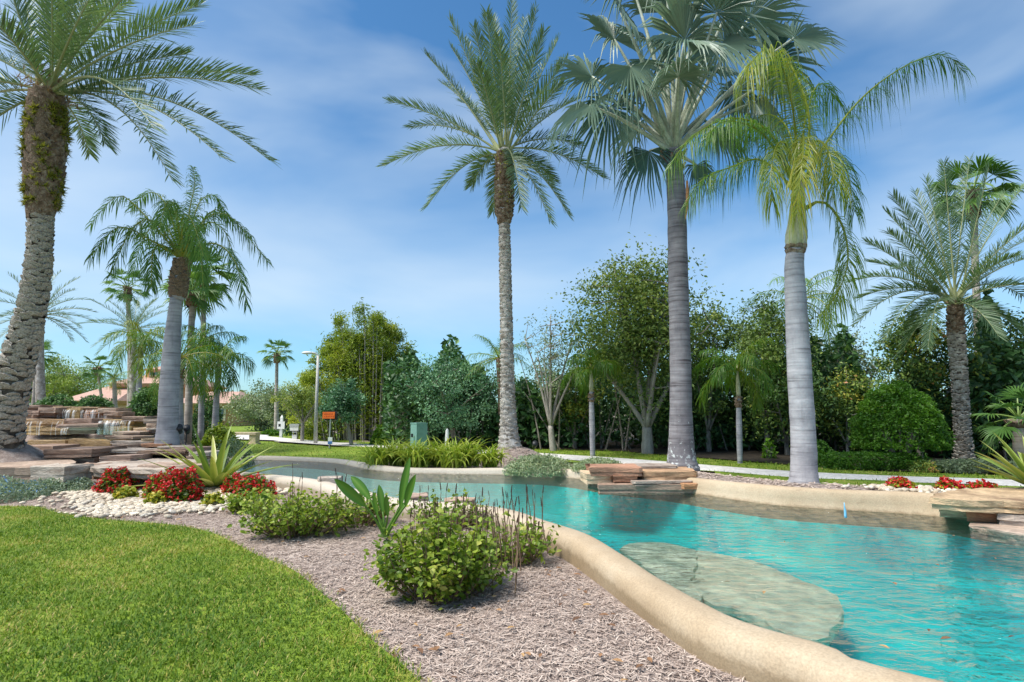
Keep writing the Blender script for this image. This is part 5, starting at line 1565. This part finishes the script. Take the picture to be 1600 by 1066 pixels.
# ------------------------------------------------------------------ strappy plants
M['strap'] = leafy('strap_leaves', [(0, (0.072, 0.156, 0.014)), (0.5, (0.204, 0.312, 0.026)), (0.85, (0.432, 0.480, 0.072)), (1, (0.600, 0.564, 0.144))], 0.42, 0.3)
M['furc_g'] = leafy('furcraea_leaf', [(0, (0.075, 0.14, 0.035)), (0.45, (0.20, 0.28, 0.045)), (0.8, (0.44, 0.45, 0.12)), (1, (0.58, 0.55, 0.24))], 0.4, 0.15)
def blade(mb, base, az, el, L, w, droop, n=7, tint=0.5, fold=.25, edge=None):
    C = arc(base, az, el, L, droop, n)
    t = np.linspace(0, 1, n)
    T = unit(np.gradient(C, axis=0))
    S = np.array([math.cos(az), -math.sin(az), 0.0])
    N = unit(np.cross(S, T))
    wd = w * np.clip(np.minimum(.45 + t * 2.2, 1.15 * (1 - t) ** .65 + .0), 0, 1)[:, None] / 2
    Lf, Rt = C - S * wd + N * wd * fold * 2, C + S * wd + N * wd * fold * 2
    V = np.concatenate([Lf, C, Rt])
    i = np.arange(n - 1)
    Q = np.concatenate([np.stack([i, n + i, n + i + 1, i + 1], 1), np.stack([n + i, 2 * n + i, 2 * n + i + 1, n + i + 1], 1)])
    e = tint if edge is None else edge
    mb.add(V, None, Q, np.concatenate([np.full(n, e), np.full(n, tint), np.full(n, e if rng.random() < .6 else tint)]))
def strap_clump(label, px, py, Y, L, n):
    b = on(px, py, Y)
    t = thing('strappy_plant', label, 'plant', b, 'yellow-green strappy plants along the far bank')
    mb = MB()
    for k in range(n):
        az = rng.uniform(0, 6.28)
        e = math.radians(rng.uniform(48, 90))
        bs = b + np.array([rng.normal(0, .10), rng.normal(0, .10), 0])
        blade(mb, bs, az, e, L * rng.uniform(.75, 1.25), .046, rng.uniform(1.2, 2.4), 8, np.clip(rng.normal(.55, .18), 0, 1), .2, np.clip(rng.normal(.8, .12), 0, 1))
    mb.build('leaves', M['strap'], t, kind='stuff')
for lab, px, Y, L, n in [('strappy yellow-green plant at the left end of the bank row', 590, 11.6, .62, 120), ('second strappy plant from the left in the bank row', 622, 11.9, .68, 130), ('third strappy plant from the left in the bank row', 652, 11.4, .66, 130),
                         ('fourth strappy plant from the left, middle of the bank row', 684, 11.7, .66, 130), ('third strappy plant from the right in the bank row', 707, 11.2, .64, 130), ('second strappy plant from the right in the bank row', 733, 11.5, .66, 130), ('strappy plant at the right end of the bank row beside the palm mound', 764, 11.3, .55, 110)]:
    strap_clump(lab, px, 718, Y, L, n)
def furcraea(label, b, specs, wid):
    t = thing('spiky_plant', label, 'plant', b, 'spiky rosettes with cream edged leaves')
    for az, el, L, dr in specs:
        mb = MB()
        tn_ = np.clip(rng.normal(.38, .14), 0, 1)
        blade(mb, b + np.array([math.sin(az), math.cos(az), 0]) * .05, az, math.radians(el), L, wid * rng.uniform(.85, 1.1), dr, 10, tn_, .22, np.clip(tn_ + rng.uniform(.25, .5), 0, 1))
        mb.build('leaf', M['furc_g'], t, smooth=True)
b = on(335, 757, 9.2)
b[2] = max(b[2], .04)
sp = []
for k in range(38):
    az = k * 2.39996
    f = (k + .5) / 38
    sp.append((az, 82 - 76 * f ** .65 + rng.uniform(-4, 4), 1.0 * (1.0 + .32 * f) * rng.uniform(.85, 1.08), rng.uniform(.1, .6)))
furcraea('spiky green rosette with pale striped leaves behind the red flowers', b, sp, .125)
b = D(1622, 764, 6.6)
sp = [(k * 2.39996 + .4, 80 - 58 * ((k + .5) / 30) ** .8, rng.uniform(.62, .85), rng.uniform(.1, .45)) for k in range(30)]
furcraea('spiky striped rosette behind the thick tan slab at the right edge', b, sp, .11)

# upright paddle-leaved plant by the near edge
b = on(603, 838, 5.7)
t = thing('paddle_plant', 'upright plant with big paddle leaves between the two green shrubs', 'plant', b)
mpad = leafy('paddle_leaf', [(0, (0.025, 0.085, 0.012)), (.6, (0.075, 0.19, 0.02)), (1, (0.20, 0.31, 0.05))], .35, .25)
for stem_px, tip_px, dy, w in [((570, 790), (522, 748), -.1, .10), ((578, 780), (548, 744), .15, .09), ((626, 792), (641, 714), .0, .085), ((634, 790), (650, 741), -.1, .08), ((598, 800), (592, 757), .1, .07), ((606, 806), (604, 772), -.12, .06), ((590, 805), (583, 768), .0, .05), ((618, 812), (632, 785), .2, .06)]:
    s = D(*stem_px, 5.7 + dy)
    e = D(*tip_px, 5.7 + dy * 1.6)
    mb = MB()
    C = bez(b + np.array([rng.uniform(-.03, .03), rng.uniform(-.03, .03), 0]), (b + s) / 2 + UP * .04, s, 6)
    tube(mb, C, np.linspace(.016, .008, 6), 6, .7, cap=False)
    n = 9
    q = bez(s, (s + e) / 2 + UP * .02, e, n)
    tt = np.linspace(0, 1, n)
    T = unit(np.gradient(q, axis=0))
    S = unit(np.cross(T, np.array([.25 * (1 if dy > 0 else -1), -1, .25])))
    N = np.cross(S, T)
    wd = (w * np.sin(np.pi * np.clip(tt * .94 + .06, 0, 1)) ** .7 / 2)[:, None]
    V = np.concatenate([q - S * wd + N * wd * .5, q, q + S * wd + N * wd * .5])
    i = np.arange(n - 1)
    mb.add(V, None, np.concatenate([np.stack([i, n + i, n + i + 1, i + 1], 1), np.stack([n + i, 2 * n + i, 2 * n + i + 1, n + i + 1], 1)]), np.concatenate([np.full(n, rng.uniform(.25, .5)), np.full(n, .75), np.full(n, rng.uniform(.35, .6))]))
    mb.build('leaf', mpad, t, smooth=True)

# ------------------------------------------------------------------ shrubs of the near bed
M['stem'] = noisy('woody_stem', (.13, .08, .05), (.26, .18, .11), 20, .9, .3, .004)
M['leaf_bed'] = leafy('bed_leaves', [(0, (0.055, 0.105, 0.012)), (0.45, (0.155, 0.235, 0.022)), (0.8, (0.30, 0.375, 0.05)), (1, (0.48, 0.46, 0.12))], .45, .35)
M['spike'] = noisy('seed_spike', (.035, .018, .015), (.13, .075, .05), 60, .9, .6, .01)
spike_me = []
for k in range(4):
    mb = MB()
    n = 14
    z = np.linspace(0, 1, n)
    bend = rng.uniform(-.12, .12)
    P = np.stack([bend * z ** 2, 0 * z, z], 1)
    tube(mb, P, np.where(z < .25, .022, .075 * (1 - .45 * z)) * (1 + .25 * np.sin(np.arange(n) * 2.6)), 6, rough=.12)
    spike_me.append(mb.mesh('seed_spike', mat=M['spike'], smooth=True))
def bed_shrub(label, c, w, d, h, n, size, nstem, mat='leaf_bed', sparse=1.0, tint=(.25, .75), group=None):
    t = thing('leafy_shrub', label, 'shrub', c, group)
    mb, ml = MB(), MB()
    ends = []
    for k in range(nstem):
        a, r = rng.uniform(0, 6.28), rng.random() ** .5
        e = c + np.array([math.cos(a) * r * w / 2, math.sin(a) * r * d / 2, h * (1.02 - .40 * r ** 2) * rng.uniform(.55, 1.08)])
        s = c + np.array([math.cos(a) * r * w * .2, math.sin(a) * r * d * .2, -.02])
        q = bez(s, (s + e) / 2 + np.array([math.cos(a), math.sin(a), 0]) * .06 * r, e, 7)
        tube(mb, q, np.linspace(.007, .0025, 7), 5, cap=False)
        ends.append(q)
    mb.build('stems', M['stem'], t, kind='stuff')
    per = n // nstem
    for q in ends:
        u = rng.random(per) ** .6
        ii = (.15 + .88 * u) * 6
        p = np.stack([np.interp(np.clip(ii, 0, 6), np.arange(7), q[:, j]) for j in range(3)], 1)
        p = p + rng.normal(0, 1, p.shape) * np.array([.042, .042, .03]) * sparse
        p[:, 2] = np.maximum(p[:, 2], c[2] + .01)
        tn_ = rng.uniform(*tint)
        leaves(ml, p, size, np.clip(tn_ + rng.normal(0, .13, per), 0, 1), .9, hexa=True, aspect=.75)
    ml.build('foliage', M[mat], t)
    return t
def spikes(t, lst, L=(.07, .13)):
    org = parent_world(t)
    mb = MB()
    for p in lst:
        o = bpy.data.objects.new('seed_spike', random.choice(spike_me))
        COL.objects.link(o)
        o.parent = t
        ln = rng.uniform(*L)
        o.location = Vector(p) - org - Vector((0, 0, ln))
        o.scale = (ln * .9, ln * .9, ln)
        o.rotation_euler = (rng.uniform(-.12, .12), rng.uniform(-.18, .18), rng.uniform(0, 6))
        g_ = np.array([p[0] + rng.uniform(-.05, .05), p[1] + rng.uniform(-.05, .05), h1(p[0], p[1]) - .02])
        b_ = np.array(p) - UP * ln
        tube(mb, bez(g_, (g_ + b_) / 2 + rng.normal(0, .02, 3), b_, 5), np.linspace(.005, .003, 5), 4, cap=False)
    mb.build('spike_stalks', M['stem'], t, kind='stuff')
c = on(688, 930, 3.98)
S1 = bed_shrub('round bright green leafy shrub nearest the viewer on the mulch', c, .86, .74, .52, 3700, .042, 84, tint=(.25, .85))
spikes(S1, [D(rng.uniform(640, 815), rng.uniform(775, 850), rng.uniform(3.9, 4.5)) for _ in range(30)], (.05, .10))
c = on(800, 885, 4.75)
S1b = bed_shrub('thin wiry shrub with dark seed spikes beside the pool rim', c, .72, .62, .34, 620, .045, 60, tint=(.2, .8), sparse=1.3)
spikes(S1b, [D(rng.uniform(690, 850), rng.uniform(756, 828), rng.uniform(4.6, 5.2)) for _ in range(42)], (.06, .13))
c = on(462, 824, 5.9)
S2 = bed_shrub('wide low yellow-green shrub left of the paddle plant', c, 1.25, .95, .42, 2300, .045, 80, tint=(.3, .9), sparse=1.35)
spikes(S2, [D(rng.uniform(430, 570), rng.uniform(722, 758), rng.uniform(5.9, 6.3)) for _ in range(9)], (.06, .12))
c = on(560, 815, 6.3)
S3 = bed_shrub('sparse twiggy shrub between the low left shrub and the paddle plant', c, .8, .7, .34, 700, .05, 55, tint=(.2, .7), sparse=1.4)
c = on(700, 806, 6.1)
S4 = bed_shrub('sparse wiry shrub behind the bright shrub, at the pool rim', c, .95, .5, .34, 500, .045, 50, tint=(.1, .7), sparse=1.3)
spikes(S4, [D(rng.uniform(650, 800), rng.uniform(752, 792), rng.uniform(6.0, 6.3)) for _ in range(22)], (.07, .13))
c = on(395, 800, 7.2)
bed_shrub('low spreading green plant on the edge of the white pebbles', c, .7, .4, .22, 800, .05, 36, tint=(.4, .9))

# red flowers
M['leaf_flower'] = leafy('flower_foliage', [(0, (0.039, 0.072, 0.013)), (.5, (0.130, 0.195, 0.019)), (.85, (0.390, 0.390, 0.039)), (1, (0.546, 0.429, 0.065))], .4, .25)
M['petal'] = leafy('red_petals', [(0, (0.34, 0.008, 0.012)), (.6, (0.62, 0.016, 0.022)), (1, (0.72, 0.06, 0.05))], .45, .25, tcol=(1, .6, .6))
def flowers(label, px, py, Y, w, h, nl, nf, red=True, ltint=(.1, .55)):
    b = on(px, py, Y)
    t = thing('flower_clump', label, 'flowers', b, 'flower clumps in the white pebbles')
    def dome(n, k):
        u = unit(rng.normal(0, 1, (n, 3)))
        u[:, 2] = np.abs(u[:, 2])
        r = 1 - np.abs(rng.normal(0, k, n))
        lump = 1 + .16 * np.sin(u[:, 0] * 7 + px) * np.cos(u[:, 1] * 6)
        return b + u * (r * lump)[:, None] * np.array([w / 2, w * .42, h])
    mb = MB()
    leaves(mb, dome(nl, .3), .055, np.clip(rng.uniform(*ltint, nl), 0, 1), .6, hexa=True, aspect=.8)
    mb.build('foliage', M['leaf_flower'], t)
    if nf:
        mb = MB()
        p = dome(nf, .07) + (0, 0, .015)
        for q in range(4):
            leaves(mb, p + rng.normal(0, .011, p.shape), .032, np.clip(rng.normal(.5, .25, nf), 0, 1), .4, aspect=.9)
        mb.build('blossoms', M['petal'], t, kind='stuff')
flowers('leftmost red flower clump in front of the pale slab', 181, 766, 8.9, .56, .36, 900, 330)
flowers('small yellow-green clump at the foot of the leftmost red flowers', 196, 772, 8.35, .34, .18, 420, 0, ltint=(.55, 1))
flowers('large red flower clump in the middle of the white pebbles', 281, 786, 8.0, .60, .44, 1000, 420)
flowers('red flower clump touching the left side of the large one', 252, 786, 8.25, .5, .36, 700, 200, ltint=(.3, .8))
flowers('low yellow-green clump left in front of the large red flowers', 243, 792, 7.75, .28, .17, 320, 0, ltint=(.55, 1))
flowers('red flower clump in front of the spiky rosette, right side', 396, 775, 8.2, .58, .28, 800, 240, ltint=(.2, .7))
flowers('red flower clump right under the spiky rosette', 365, 772, 8.5, .34, .27, 400, 130, ltint=(.2, .7))
flowers('faded yellowish clump right of the large red flowers', 332, 788, 7.7, .3, .16, 300, 0, ltint=(.5, 1))
flowers('rust red flower clump on the far bank beside the white pebbles', 1407, 768, 7.0, .30, .13, 380, 90, ltint=(.5, 1))
flowers('left of the two red flower clumps behind the thick tan slab', 1483, 764, 6.9, .28, .13, 300, 80, ltint=(.4, .9))
flowers('right of the two red flower clumps behind the thick tan slab', 1535, 766, 6.9, .36, .13, 360, 90, ltint=(.4, .9))

# silver-blue ground cover, left
M['leaf_silver'] = leafy('silver_leaves', [(0, (0.104, 0.156, 0.098)), (.5, (0.247, 0.325, 0.221)), (.92, (0.442, 0.520, 0.390)), (.95, (0.130, 0.260, 0.600)), (1, (0.182, 0.338, 0.600))], .6, .2)
def creeper(label, px0, px1, py, Y, dep, h, n, blue):
    b = on((px0 + px1) / 2, py, Y)
    t = thing('ground_cover', label, 'ground cover', b, 'grey-green ground cover at the left')
    w = (px1 - px0) * Y / 900 / 2
    r, a = rng.random(n) ** .5, rng.uniform(0, 6.28, n)
    x, y = b[0] + np.cos(a) * r * w, b[1] + np.sin(a) * r * dep / 2
    z = H(np.column_stack([x, y])) + h * (1 - r ** 3) * rng.random(n) ** .6 * (1 + .3 * np.sin(x * 9) * np.cos(y * 8))
    tn_ = rng.uniform(.1, .9, n)
    tn_[(rng.random(n) < blue) & (z > z.mean())] = 1.0
    mb = MB()
    leaves(mb, np.column_stack([x, y, z]), .045, tn_, .1, aspect=.35)
    mb.build('foliage', M['leaf_silver'], t)
creeper('grey-green ground cover dotted with blue flowers at the left edge', -40, 62, 775, 8.3, 1.1, .26, 5200, .10)
creeper('grey-green ground cover between the blue flowers and the red flowers', 40, 150, 750, 9.0, .8, .24, 4800, .01)

# ------------------------------------------------------------------ house and small things in the distance
Yh = 52.0
hb = np.array([D(220, 650, Yh)[0], Yh, 0.0])
house = thing('house', 'orange stucco house with pink tiled hip roofs behind the palms', 'house', hb)
M['stucco'] = noisy('orange_stucco', (.55, .28, .10), (.66, .36, .15), 2, .9, .2, .01)
M['stucco_pale'] = noisy('cream_stucco', (.62, .48, .33), (.72, .58, .42), 2, .9, .2, .01)
M['tiles'] = noisy('roof_tiles', (.42, .25, .19), (.56, .37, .29), 1.5, .85, .4, .04, (9, 1, 1))
M['glass'] = plain('window_glass', (.10, .15, .18), .1)
def wall_px(x0, x1, yt, Y, dep, mat, name='wall', zb=-.2):
    a, b = D(x0, yt, Y), D(x1, yt, Y)
    mb = MB()
    box(mb, ((a[0] + b[0]) / 2, Y + dep / 2, (a[2] + zb) / 2), (b[0] - a[0], dep, a[2] - zb))
    return mb.build(name, M[mat], house)
def hip(x0, x1, yt, yb, Y, dep, name='roof', ridge=.4, th=.3):
    a, b, tp = D(x0, yb, Y), D(x1, yb, Y), D(x0, yt, Y + dep / 2)[2]
    z0 = a[2]
    ym, i = Y + dep / 2, (b[0] - a[0]) * (1 - ridge) / 2
    mb = MB()
    mb.add([(a[0], Y, z0), (b[0], Y, z0), (b[0], Y + dep, z0), (a[0], Y + dep, z0), (a[0] + i, ym, tp), (b[0] - i, ym, tp), (a[0] + .3, Y + .3, z0 - th), (b[0] - .3, Y + .3, z0 - th), (b[0] - .3, Y + dep - .3, z0 - th), (a[0] + .3, Y + dep - .3, z0 - th)],
           [(1, 2, 5), (3, 0, 4)], [(0, 1, 5, 4), (2, 3, 4, 5), (1, 0, 6, 7), (2, 1, 7, 8), (3, 2, 8, 9), (0, 3, 9, 6)])
    return mb.build(name, M['tiles'], house)
wall_px(112, 178, 629, Yh - 3, 8, 'stucco_pale')
hip(90, 182, 602, 626, Yh - 3.6, 9.2, ridge=.5)
wall_px(172, 262, 602, Yh, 9, 'stucco')
hip(166, 270, 582, 599, Yh - .6, 10, ridge=.5)
wall_px(228, 252, 578, Yh + 2, 4, 'stucco', 'tower')
hip(224, 258, 570, 577, Yh + 1.6, 5, 'tower_roof', ridge=.1)
wall_px(262, 350, 632, Yh - 2, 9, 'stucco')
hip(256, 358, 612, 630, Yh - 2.6, 10, ridge=.5)
for x0, x1, yt, yb, Yw in [(236, 240, 580, 586, Yh + 1.96), (243, 247, 580, 586, Yh + 1.96), (190, 202, 614, 630, Yh - .04), (344, 349, 640, 655, Yh - 2.04)]:
    a, b = D(x0, yt, Yw), D(x1, yb, Yw)
    mb = MB()
    box(mb, ((a[0] + b[0]) / 2, Yw, (a[2] + b[2]) / 2), (b[0] - a[0] + .3, .12, a[2] - b[2] + .3))
    w_ = mb.build('window', M['stucco_pale'], house)
    mb = MB()
    box(mb, ((a[0] + b[0]) / 2, Yw - .07, (a[2] + b[2]) / 2), (b[0] - a[0], .06, a[2] - b[2]))
    mb.build('pane', M['glass'], w_)
# low stone bench
b = on(372, 684, 22)
t = thing('stone_bench', 'low cream stone bench on the lawn left of the white post', 'bench', b)
mb = MB()
box(mb, b + (0, 0, .42), (1.5, .45, .09))
mb.build('seat', M['stucco_pale'], t)
for dx in (-.62, .62):
    mb = MB()
    box(mb, b + (dx, 0, .18), (.24, .38, .40))
    box(mb, b + (dx, 0, .03), (.32, .44, .08))
    mb.build('leg', M['stucco_pale'], t)
# lamp post
b = on(493, 689, 21.8)
t = thing('lamp_post', 'tall pale concrete lamp post with a short curved arm', 'lamp post', b)
tp = D(497, 556, 21.8)
mb = MB()
tube(mb, np.array([b - (0, 0, .1), b * .5 + tp * .5, tp]), [.075, .06, .045], 10)
mb.build('post', M['concrete_pole'], t, smooth=True)
mb = MB()
tube(mb, bez(tp - (0, 0, .02), tp + (-.05, 0, .12), tp + (-.28, 0, .12), 8), .03, 8)
mb.build('arm', M['grey_metal'], t, smooth=True)
mb = MB()
V = IV * np.array([.22, .10, .06]) + tp + (-.42, 0, .11)
mb.add(V, IT)
mb.build('lamp_head', M['white_metal'], t, smooth=True)
# orange sign, blue sign, mailbox, white post
b = on(515, 690, 19.2)
t = thing('road_sign', 'orange rectangular sign on a grey post beside the lamp post', 'sign', b)
c = D(514, 649, 19.2)
mb = MB()
tube(mb, np.array([b - (0, 0, .1), np.array([b[0], b[1], c[2]])]), .022, 6)
mb.build('post', M['grey_metal'], t)
mb = MB()
box(mb, c + (0, -.03, 0), (.40, .02, .22))
p_ = mb.build('panel', M['orange'], t)
mb = MB()
for zz, ww in ((.045, .24), (-.035, .29)):
    for q in range(6):
        box(mb, c + (-.13 + q * .06 * ww / .3, -.042, zz), (.03, .004, .05 if q % 2 else .035))
mb.build('lettering', plain('rust_lettering', (.55, .08, .01), .6), p_, kind='stuff')
mb = MB()
box(mb, c + (.07, .02, -.01), (.40, .02, .29))
mb.build('back_panel', M['dark'], t)
b = on(516, 694, 18.6)
t = thing('yard_sign', 'small white and blue yard sign below the orange sign', 'sign', b)
mb = MB()
tube(mb, np.array([b - (0, 0, .05), b + (0, 0, .2)]), .012, 5)
mb.build('post', M['dark'], t)
mb = MB()
box(mb, b + (0, -.02, .29), (.14, .012, .22))
p_ = mb.build('panel', M['white_metal'], t)
mb = MB()
box(mb, b + (0, -.03, .23), (.14, .006, .09))
mb.build('blue_band', M['blue'], p_)
b = on(461, 689, 25)
t = thing('mailbox', 'white mailbox with dark roof on a white pedestal by the path', 'mailbox', b)
mb = MB()
box(mb, b + (0, 0, .20), (.20, .2, .44))
mb.build('pedestal', M['white_metal'], t)
mb = MB()
box(mb, b + (0, 0, .52), (.36, .34, .18))
mb.build('box', M['white_metal'], t)
mb = MB()
box(mb, b + (0, -.005, .415), (.42, .36, .03))
mb.build('shelf', M['dark'], t)
mb = MB()
box(mb, b + (0, 0, .66), (.40, .38, .10))
mb.build('roof', M['grey_metal'], t)
mb = MB()
box(mb, b + (0, -.11, .30), (.15, .02, .07))
mb.build('number_plate', M['dark'], t)
b = on(439, 686, 27)
t = thing('white_post', 'white wooden post with a small hanging sign left of the mailbox', 'post', b)
mb = MB()
box(mb, b + (0, 0, .48), (.12, .12, 1.0))
V = np.array([(-.06, -.06, .98), (.06, -.06, .98), (.06, .06, .98), (-.06, .06, .98), (0, 0, 1.10)]) + b
mb.add(V, [(0, 1, 4), (1, 2, 4), (2, 3, 4), (3, 0, 4)])
mb.build('post', M['white_metal'], t)
mb = MB()
box(mb, b + (0, -.08, .62), (.34, .03, .34))
p_ = mb.build('sign_board', M['white_metal'], t)
mb = MB()
box(mb, b + (-.06, -.10, .62), (.10, .006, .12), 0)
mb.build('emblem', M['dark'], p_)
# green utility box
b = on(654, 700, 17.0)
t = thing('utility_box', 'pale green metal utility cabinet behind the strappy plants', 'utility box', b)
mb = MB()
box(mb, b + (0, 0, .41), (.34, .40, .84), .62)
mb.build('cabinet', M['teal_box'], t)
mb = MB()
box(mb, b + (0, 0, .845), (.36, .42, .03), .62)
mb.build('lid', M['teal_box'], t)
mb = MB()
box(mb, b + (-.17, -.17, .50), (.04, .06, .10), .75)
mb.build('latch', M['dark'], t)
b = on(698, 690, 17.4)
mb = MB()
tube(mb, np.array([b - (0, 0, .1), b + (0, 0, .2), b + (0.01, 0, .62), b + (.01, 0, .68)]), [.055, .055, .05, .02], 10)
tag(mb.build('marker_post', M['white_metal'], smooth=True), 'pale pipe marker standing right of the utility box', 'post')
# black spotlights by the smooth palm, landscape light by the middle palm
for lab, px, py, Y in [('left of two black garden spotlights at the smooth grey palm', 279, 684, 11.8), ('right of two black garden spotlights at the smooth grey palm', 291, 684, 12.2), ('small black garden spotlight right of the middle date palm mound', 834, 706, 14.5)]:
    b = on(px, py, Y)
    b[2] = D(px, py, Y)[2]
    t = thing('garden_spotlight', lab, 'spotlight', b, 'black garden spotlights')
    mb = MB()
    tube(mb, np.array([b - (0, 0, .25), b + (0, 0, .12)]), .012, 6)
    mb.build('stake', M['dark'], t)
    mb = MB()
    tube(mb, np.array([b + (0, .04, .10), b + (0.02, -.02, .16), b + (.04, -.09, .22)]), [.045, .06, .075], 8)
    mb.build('lamp_head', M['dark'], t, smooth=True)

# ------------------------------------------------------------------ grass and mulch
def grass(name, label, poly, n, Y0, Y1, L, w, mode='near', zoff=.014, tb=.42):
    Yy = rng.uniform(Y0, Y1, n)
    x = rng.uniform(-1, 1, n) * (Yy * 1.12 + (1.2 if mode == 'near' else .3))
    p = np.column_stack([x, Yy])
    if mode == 'near':
        p = p + rng.normal(0, .035, p.shape) * (rng.random(n) < .5)[:, None]
    p0 = p - (rng.normal(0, .03, p.shape) if mode == 'near' else 0)
    p = p[inside(p0, poly)]
    if not len(p):
        return
    px, py = PX(np.column_stack([p, H(p)]))
    p = p[(px > -700) & (px < 1900)]
    n = len(p)
    z = H(p) + zoff - .006
    az = rng.uniform(0, 6.28, n)
    lean = rng.uniform(.3, 1.25, n)
    ln = L * rng.uniform(.5, 1.3, n)
    d = np.column_stack([np.sin(az) * np.sin(lean), np.cos(az) * np.sin(lean), np.cos(lean)])
    s = np.column_stack([np.cos(az), -np.sin(az), 0 * az])
    b = np.column_stack([p, z])
    m = b + d * (ln * .55)[:, None]
    d2 = unit(d + np.column_stack([np.sin(az), np.cos(az), -np.full(n, .5)]) * .45)
    tp = m + d2 * (ln * .45)[:, None]
    ww = (w * rng.uniform(.7, 1.3, n))[:, None] / 2
    V = np.stack([b - s * ww, b + s * ww, m + s * ww * .8, m - s * ww * .8, tp], 1).reshape(-1, 3)
    k = np.arange(n)[:, None] * 5
    q = np.zeros(n)
    for fr, am in ((1.1, .5), (2.3, .4), (4.7, .35), (9.1, .3), (17., .2)):
        a1, a2, a3 = rng.uniform(0, 6.28, 3)
        q += am * np.sin(fr * (p[:, 0] * math.cos(a1) + p[:, 1] * math.sin(a1)) + a2 + 1.5 * np.sin(fr * .7 * p[:, 0] + a3)) * np.cos(fr * (p[:, 1] * math.cos(a1) - p[:, 0] * math.sin(a1)) + a3)
    pat = .5 + q
    tint = np.clip(tb - .06 + .26 * q + rng.normal(0, .16, n), 0, .8)
    dry = rng.random(n) < (.06 + .55 * np.clip(q - .12, 0, 1))
    ln = ln * (1 - .25 * np.clip(q, -1, 1))
    if mode == 'near':
        de = dist_line(p, lawn_edge, False)
        dry |= rng.random(n) < .30 * np.exp(-de / .10)
    tint = np.where(dry, rng.uniform(.8, 1.0, n), tint)
    o = MB().add(V, k + np.array([[3, 2, 4]]), k + np.array([[0, 1, 2, 3]]), np.repeat(tint, 5)).build(name, M['grass'])
    o['kind'] = 'stuff'
    tag(o, label, 'grass')
grass('grass', 'thick green grass of the lawn in the foreground with dry blades', LAWN, 620000, 1.7, 8.6, .040, .0054)
grass('grass', 'mown grass between the pool rim and the path', LAWN_A, 60000, 11, 26, .05, .014, 'far', .024, .5)
grass('grass', 'mown grass strip between the path and the wood', LAWN_B, 110000, 9, 30, .06, .016, 'far', .02, .5)
grass('grass', 'narrow grass strip in front of the path on the right', strip, 30000, 6, 12, .05, .010, 'far', .026, .5)

def chips(n, region, Y0, Y1, L, w, label, test):
    Yy = rng.uniform(Y0, Y1, n)
    x = rng.uniform(-1, 1, n) * (Yy * .93 + .25)
    p = np.column_stack([x, Yy])
    p = p[test(p)]
    n = len(p)
    z = H(p) - .012 + rng.uniform(.001, .018, n)
    az, tl = rng.uniform(0, 6.28, n), rng.normal(0, .10, n)
    ln = L * rng.uniform(.35, 1.5, n) / 2
    d = np.column_stack([np.cos(az) * np.cos(tl), np.sin(az) * np.cos(tl), np.sin(tl)])
    s = unit(np.cross(d, UP + rng.normal(0, .25, (n, 3))))
    up = np.cross(s, d)
    ww = (w * rng.uniform(.4, 1.5, n))[:, None] / 2
    c = np.column_stack([p, z])
    bend = up * (ln * rng.normal(.05, .14, n))[:, None]
    V = np.stack([c - d * ln[:, None] - s * ww * .5, c - d * ln[:, None] + s * ww * .5, c + s * ww + bend, c - s * ww + bend, c + d * ln[:, None] + s * ww * .3, c + d * ln[:, None] - s * ww * .3], 1).reshape(-1, 3)
    k = np.arange(n)[:, None] * 6
    pat = .1 * np.sin(p[:, 0] * 3 + 1) * np.cos(p[:, 1] * 2.4)
    tint = np.clip(rng.normal(.55, .2, n) + pat, 0, 1)
    o = MB().add(V, None, np.concatenate([k + np.array([[0, 1, 2, 3]]), k + np.array([[3, 2, 4, 5]])]), np.repeat(tint, 6)).build('mulch_chips', M['chips'])
    o['kind'] = 'stuff'
    tag(o, label, 'mulch')
hole2 = POOL + PN * 0.275
yfar_of = lambda p: np.interp(p[:, 0], far[:, 0], far[:, 1])
chips(240000, None, 2.0, 8.8, .044, .0054, 'shredded brown mulch between the lawn and the near pool rim', lambda p: (~inside(p, LAWN)) & (~inside(p, hole2)) & (p[:, 1] < yfar_of(p)) & (p[:, 0] > -7.5))
chips(60000, None, 6.0, 14.0, .075, .016, 'shredded brown mulch on the far pool bank under the palms', lambda p: (~inside(p, hole2)) & (p[:, 1] > yfar_of(p)) & (p[:, 0] > -4) & (dist_line(p, far, False) < 2.4) & (~inside(p, LAWN_A)) & (~inside(p, strip)))

# fallen leaves on the mulch and drifting on the pool
def litter(name, label, n, Y0, Y1, test, zf, size):
    Yy = rng.uniform(Y0, Y1, n * 6)
    p = np.column_stack([rng.uniform(-1, 1, n * 6) * (Yy * .92), Yy])
    p = p[test(p)][:n]
    mb = MB()
    leaves(mb, np.column_stack([p, zf(p)]), size, rng.uniform(0, 1, len(p)), 6.0, hexa=True, aspect=.5)
    o = mb.build(name, leafy(name + '_brown', [(0, (.10, .05, .03)), (.6, (.30, .16, .08)), (1, (.48, .30, .13))], .8, .1))
    o['kind'] = 'stuff'
    tag(o, label, 'leaves')
litter('fallen_leaves', 'dry fallen leaves scattered on the near mulch bed', 170, 2.4, 7.5, lambda p: (~inside(p, LAWN)) & (~inside(p, hole2)) & (p[:, 1] < yfar_of(p)) & (p[:, 0] > -5), lambda p: H(p) + .018, .05)
litter('drifting_leaves', 'small dark leaves floating on the pool water', 34, 2.6, 9, lambda p: inside(p, POOL - PN * .2), lambda p: np.full(len(p), WZ + .006), .045)
